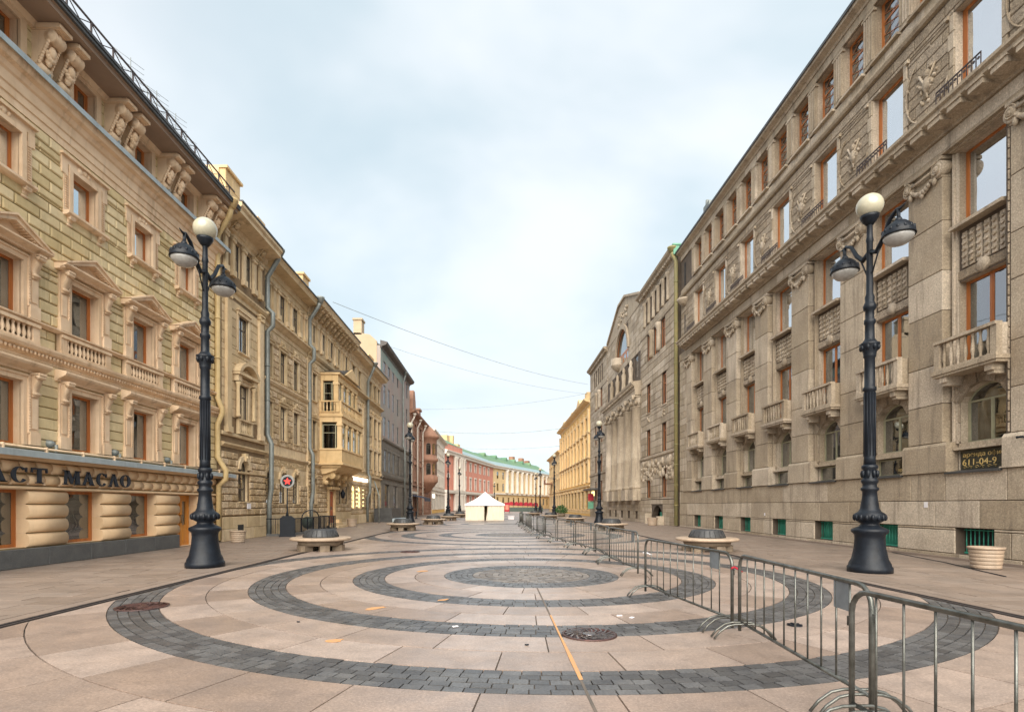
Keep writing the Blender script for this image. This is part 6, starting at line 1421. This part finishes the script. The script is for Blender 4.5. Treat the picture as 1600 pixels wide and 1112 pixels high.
# ------------------------------------------------------------------ stone litter urns
def urn(x, y, label, s=1.0, mat='bench'):
    o = thing('stone_planter', label, 'planter', (x, y, 0)); r = .33 * s
    for k in range(5):
        z = .02 + k * .095 * s; rr = r * (.94 + .03 * k)
        mk('ring', MB().lathe([(rr * .98, z), (rr, z + .01), (rr * 1.015, z + .08 * s), (rr * .985, z + .09 * s)], 20), mat, o)
    z = .02 + 5 * .095 * s
    mk('rim', MB().lathe([(r * 1.05, z), (r * 1.16, z + .02), (r * 1.16, z + .07), (r * 1.02, z + .07), (r * 1.0, z - .05), (.02, z - .06)], 20), mat, o)
    mk('core', MB().lathe([(r * .9, 0), (r * .9, z)], 16), 'joint', o); return o
urn(13.1, 14.6, 'banded round stone planter below the nearest basement window on the right', 1.05)
urn(-11.9, 24.9, 'banded round stone planter behind the left lamp post by the mansion base', .95)
urn(13.0, 45.8, 'banded round stone planter beside the low basement arch of the bank', 1.2)
urn(-11.7, 43.6, 'stone planter beside the red brown mansion door', 1.1)

# ------------------------------------------------------------------ cellar stair railing, star lamp, other street things
def rail_run(mb, p, q, h=.95, n=None, z0=.1):
    p, q = Vector(p), Vector(q); L = (q - p).length; n = n or int(L / .13)
    mb.bar((p.x, p.y, h), (q.x, q.y, h), .05).bar((p.x, p.y, z0), (q.x, q.y, z0), .04)
    for k in range(n + 1):
        c = p + (q - p) * k / n; mb.bar((c.x, c.y, z0), (c.x, c.y, h), .02 if k % 8 else .05)
rg = thing('stair_railing', 'low black iron railing round the cellar stairs below the mansion windows', 'railing', (-11.6, 34, 0))
mb = MB(); rail_run(mb, (-1.2, -4.0), (0, -4.0)); mk('railing_panel', mb, 'black', rg)
mb = MB(); rail_run(mb, (0, -4.0), (0, 4.8)); mk('railing_panel', mb, 'black', rg)
mb = MB(); rail_run(mb, (0, 4.8), (-1.2, 4.8)); mk('railing_panel', mb, 'black', rg)
mk('curb', MB().box(-1.2, .1, -4.1, -3.9, 0, .12).box(-.1, .1, -3.9, 4.9, 0, .12), 'plinth', rg)
mb = MB(); mb.tube([(0, -.3 + 1.5 * math.cos(t), .95 + .45 * math.sin(t)) for t in [R(15 * k) for k in range(13)]], .035, 6).tube([(0, -.3, .95), (0, -.3, 1.4)], .02, 5); mk('arched_crest', mb, 'black', rg)
mk('leafy_mass', MB().ball((-.5, .6, .6), .4, 8, 6, (1, .8, 1)), 'bronze', rg)
st = thing('star_sign', 'round sign lit with a red star on a thin pole over a black box', 'sign', (-11.5, 29.7, 0))
mk('box_base', MB().box(-.38, .38, -.38, .38, 0, .95).box(-.42, .42, -.42, .42, 0, .08).prism([(-.42, .95), (.42, .95), (.22, 1.12), (-.22, 1.12)], 'y', -.4, .4), 'black', st)
mk('pole', MB().lathe([(.09, 1.1), (.06, 1.25), (.035, 1.4), (.03, 2.7)], 8), 'black', st)
mk('disc', MB().lathe([(.35, -.07), (.37, -.03), (.37, .05), (.31, .07), (.31, .03), (.02, .03)], 24, (0, 0, 3.0), 'y'), 'lens', st)
mk('face', MB().lathe([(.26, -.10), (.26, .08)], 20, (0, 0, 3.0), 'y'), 'black', st)
P = [((.2 if k % 2 == 0 else .09) * math.cos(R(90 + 36 * k)), 3.0 + (.2 if k % 2 == 0 else .09) * math.sin(R(90 + 36 * k))) for k in range(10)]
mk('red_star', MB().prism(P, 'y', -.125, -.10), 'redglow', st)
st.rotation_euler = (0, 0, R(22))
tag(mk('notice', MB().box(-.2, .2, .0, .02, 0, .28), 'white', loc=(WL + .36, 27.6, 1.52), rz=R(-90)), 'pale paper notice below the first arched mansion window', 'notice')
wl_ = thing('wall_lamp', 'small black wall lantern on the left of the mansion door', 'lantern', (WL + .6, 43.5, 2.6))
mk('lantern_body', MB().lathe([(.05, -.35), (.14, -.3), (.2, .1), (.08, .25), (.02, .4)], 6), 'black', wl_)
bx_ = thing('cellar_entrance', 'low black cellar entrance box with a grey step by the glowing shop', 'cellar entrance', (-11.3, 57.5, 0))
mk('box', MB().box(-1.2, .6, -2.6, 2.6, 0, 1.4), 'lead', bx_); mk('step', MB().box(.6, 1.6, -2.4, 2.6, 0, .35), 'zinc', bx_)
bl_ = thing('vent_pipe', 'slanted thin dark post standing by the lit shop windows', 'post', (-11.4, 52.2, 0)); mk('post', MB().tube([(0, 0, 0), (0, 0, 2.6), (-.5, .2, 4.0)], .06, 6), 'pipe', bl_)
aw = thing('shop_awning', 'navy blue shop awning on the rust red building beside the far lamp', 'awning', (WL, 84, 0), R(-90))
mk('canopy', MB().prism([(.1, 3.3), (2.2, 2.8), (2.2, 2.3), (2.12, 2.3), (2.1, 2.72), (.1, 3.15)], 'x', -3.2, 3.2), 'navy', aw); mk('fascia', MB().box(-3.2, 3.2, .05, .15, 3.45, 3.85), 'whitetrim', aw)
# tent
tn = thing('market_tent', 'cream canvas tent with a white pyramid roof and a parted doorway in mid street', 'tent', (-1.45, 62.0, 0))
def wavy(mb, xa, xb, y, z0, z1, n=16, amp=.05):
    pts = [(xa + (xb - xa) * k / n, y + amp * math.sin(k * 2.1) * (.5 + .5 * random.random())) for k in range(n + 1)]
    for p, q in zip(pts, pts[1:]): mb.add([(p[0], y + (p[1] - y) * 1.5, z0), (q[0], y + (q[1] - y) * 1.5, z0), (q[0], q[1], z1), (p[0], p[1], z1)], [(0, 1, 2, 3)], True)
mb = MB(); wavy(mb, -2.1, -.05, -2.1, .02, 1.85); mk('front_panel', mb, 'tent', tn)
mb = MB(); wavy(mb, .33, 2.1, -2.1, .02, 1.85); mb.add([(-.0, -2.1, 1.85), (.34, -2.1, 1.85), (.42, -2.1, .9), (.33, -2.12, .02), (.05, -2.2, .02)], [(0, 1, 2, 3, 4)][:0]); mk('front_panel', mb, 'tent', tn)
mb = MB().add([(.33, -2.12, 1.85), (.33, -2.12, .02), (.12, -2.22, .02), (.26, -2.2, .9)], [(0, 1, 2, 3)]); mk('door_flap', mb, 'tent', tn)
mb = MB(); mb.box(-2.12, -2.1, -2.1, 2.1, .02, 1.85).box(2.1, 2.12, -2.1, 2.1, .02, 1.85).box(-2.1, 2.1, 2.08, 2.1, .02, 1.85); mk('side_panel', mb, 'tent', tn)
rf = MB(); z1, z2 = 1.85, 3.25; n = 8; prev = None
for k in range(n + 1):
    t = k / n; w = 2.2 * (1 - t); z = z1 + (z2 - z1) * (t - .12 * math.sin(math.pi * t)); ring_ = [(-w, -w, z), (w, -w, z), (w, w, z), (-w, w, z)]
    if prev:
        for j in range(4): rf.add([prev[j], prev[(j + 1) % 4], ring_[(j + 1) % 4], ring_[j]], [(0, 1, 2, 3)], True)
    prev = ring_
mk('roof', rf, 'tent_roof', tn)
mk('valance', MB().box(-2.2, 2.2, -2.2, -2.18, 1.66, 1.86).box(-2.2, -2.18, -2.18, 2.2, 1.66, 1.86).box(2.18, 2.2, -2.18, 2.2, 1.66, 1.86), 'tent_roof', tn)
mk('inside_post', MB().box(-2.05, 2.05, 1.9, 1.95, 0.02, 1.8).box(.05, .09, 0, .04, 0, 2.8), 'ochre', tn)
tag(mk('white_bin', MB().box(-.35, .35, -.3, .3, 0, .35).box(-.4, .4, -.35, .35, .35, .42), 'white', loc=(1.6, 66, 0)), 'low pale box with red lid standing right of the tent', 'box')
# red cafe
cf = thing('cafe_terrace', 'crimson cafe awnings over a dark terrace fence at the street end', 'cafe terrace', (6.6, 150, 0))
for k in range(6):
    mb = MB().prism([(-.66, 1.7), (.64, 1.6), (.5, 2.45), (-.1, 2.75), (-.5, 2.5)], 'y', -2, 2); o = mk('awning', mb, 'red', cf); o.location = (-2.9 + 1.35 * k + .1 * (k % 2), .5 * k, -.05 * k)
mk('terrace_fence', MB().box(-3.9, 5.6, -3, -2.8, 0, 1.15), 'bronze', cf)
mb = MB()
for k in range(8): mb.box(-3.8 + k * 1.3, -3.7 + k * 1.3, -2.7, -2.6, 0, 2.2)
mk('post', mb, 'black', cf)
rs = thing('poster_board', 'red upright poster board between the tent and the cafe', 'poster board', (2.0, 120, 0)); mk('board', MB().box(-.55, .55, -.1, .1, .3, 2.3), 'red', rs); mk('poster_face', MB().box(-.35, .35, -.12, -.1, .7, 1.8), 'pinkwall', rs); mk('post', MB().box(-.55, -.45, -.08, .08, 0, .3).box(.45, .55, -.08, .08, 0, .3), 'black', rs)
# planter bush by the corner
pb = thing('potted_shrub', 'clipped green shrub in a tub before the golden building', 'shrub', (9.6, 82, 0)); mb = MB(); 
for k in range(420):
    a, b, r = random.uniform(0, 6.28), random.uniform(-1, 1), random.uniform(.5, .95); c = Vector((r * math.cos(a) * math.sqrt(1 - b * b), r * math.sin(a) * math.sqrt(1 - b * b), 1.0 + r * b * .8))
    u, v = Vector([random.uniform(-1, 1) for _ in range(3)]).normalized() * .12, Vector([random.uniform(-1, 1) for _ in range(3)]).normalized() * .12; mb.add([c - u, c + v, c + u, c - v], [(0, 1, 2, 3)])
mk('foliage', mb, 'leaf', pb); mk('tub', MB().lathe([(.5, 0), (.6, .5), (.55, .5)], 12), 'bench_dark', pb)
# far lone people-sized fixtures: bollards along the left fronts
for i, (x, y, lb) in enumerate(((-10.2, 62, 'small dark bollard before the grey building, the near one'), (-10.2, 68, 'small dark bollard before the grey building, the far one'))):
    tag(mk('bollard', MB().lathe([(.16, 0), (.16, .1), (.1, .14), (.09, .8), (.12, .84), (.06, .95)], 10), 'black', loc=(x, y, 0)), lb, 'bollard')
# overhead cables
def cable(p, q, sag, label, r=.016):
    p, q = Vector(p), Vector(q); o = thing('overhead_cable', label, 'cable', tuple(p), 0, 'thin cables strung across the street')
    pts = [(q - p) * k / 24 + Vector((0, 0, -sag * 4 * (k / 24) * (1 - k / 24))) for k in range(25)]
    mk('wire', MB().tube(pts, r, 4, False), 'pipe', o)
cable((-12.2, 40.2, 16.7), (14.2, 86, 20.8), .8, 'upper thin cable sloping from the mansion eave across to the bank', .018)
cable((-12.5, 61, 19.6), (14.2, 84, 18.8), .8, 'thin cable from the grey building roof to the bank', .016)
cable((-12.5, 79, 15.6), (14.2, 86, 19.4), .7, 'thin level cable from the grey building corner to the golden building', .022)
cable((-12.8, 108, 16.4), (14.2, 110, 17.4), .8, 'lower level cable between the cream building and the golden building', .05)
cable((-12.8, 130, 15.6), (14.2, 124, 15.2), .6, 'farthest faint cable over the street end', .04)

tag(mk('pavement_cable', MB().tube([(14.2, 19.6, .012), (13.9, 18.6, .012), (13.2, 16.0, .012), (12.4, 13.9, .012), (12.05, 12.9, .012)], .013, 5), 'black'), 'thin black cable lying across the right pavement from the granite wall', 'cable')
for x, y, a, lb in ((1.86, 8.35, .3, 'white paper scrap on the slabs before the drain cover'), (2.02, 8.2, 1.1, 'second white paper scrap on the slabs near the drain cover'), (-.6, 7.6, .7, 'tiny pale litter scrap on the inner slabs')):
    tag(mk('paper_scrap', MB().prism([(-.05, -.02), (.04, -.03), (.06, .02), (-.02, .04)], 'z', .004, .012), 'white', loc=(x, y, .002), rz=a), lb, 'litter')
for x, y, lb in ((-2.9, 7.9, 'small dark cigarette end on the slabs left of the orange dash'), (.35, 6.6, 'small dark crumb on the slabs left of the orange line')):
    tag(mk('crumb', MB().ball((0, 0, .012), .018, 6, 4, (1.6, .8, .6)), 'black', loc=(x, y, .0)), lb, 'litter')
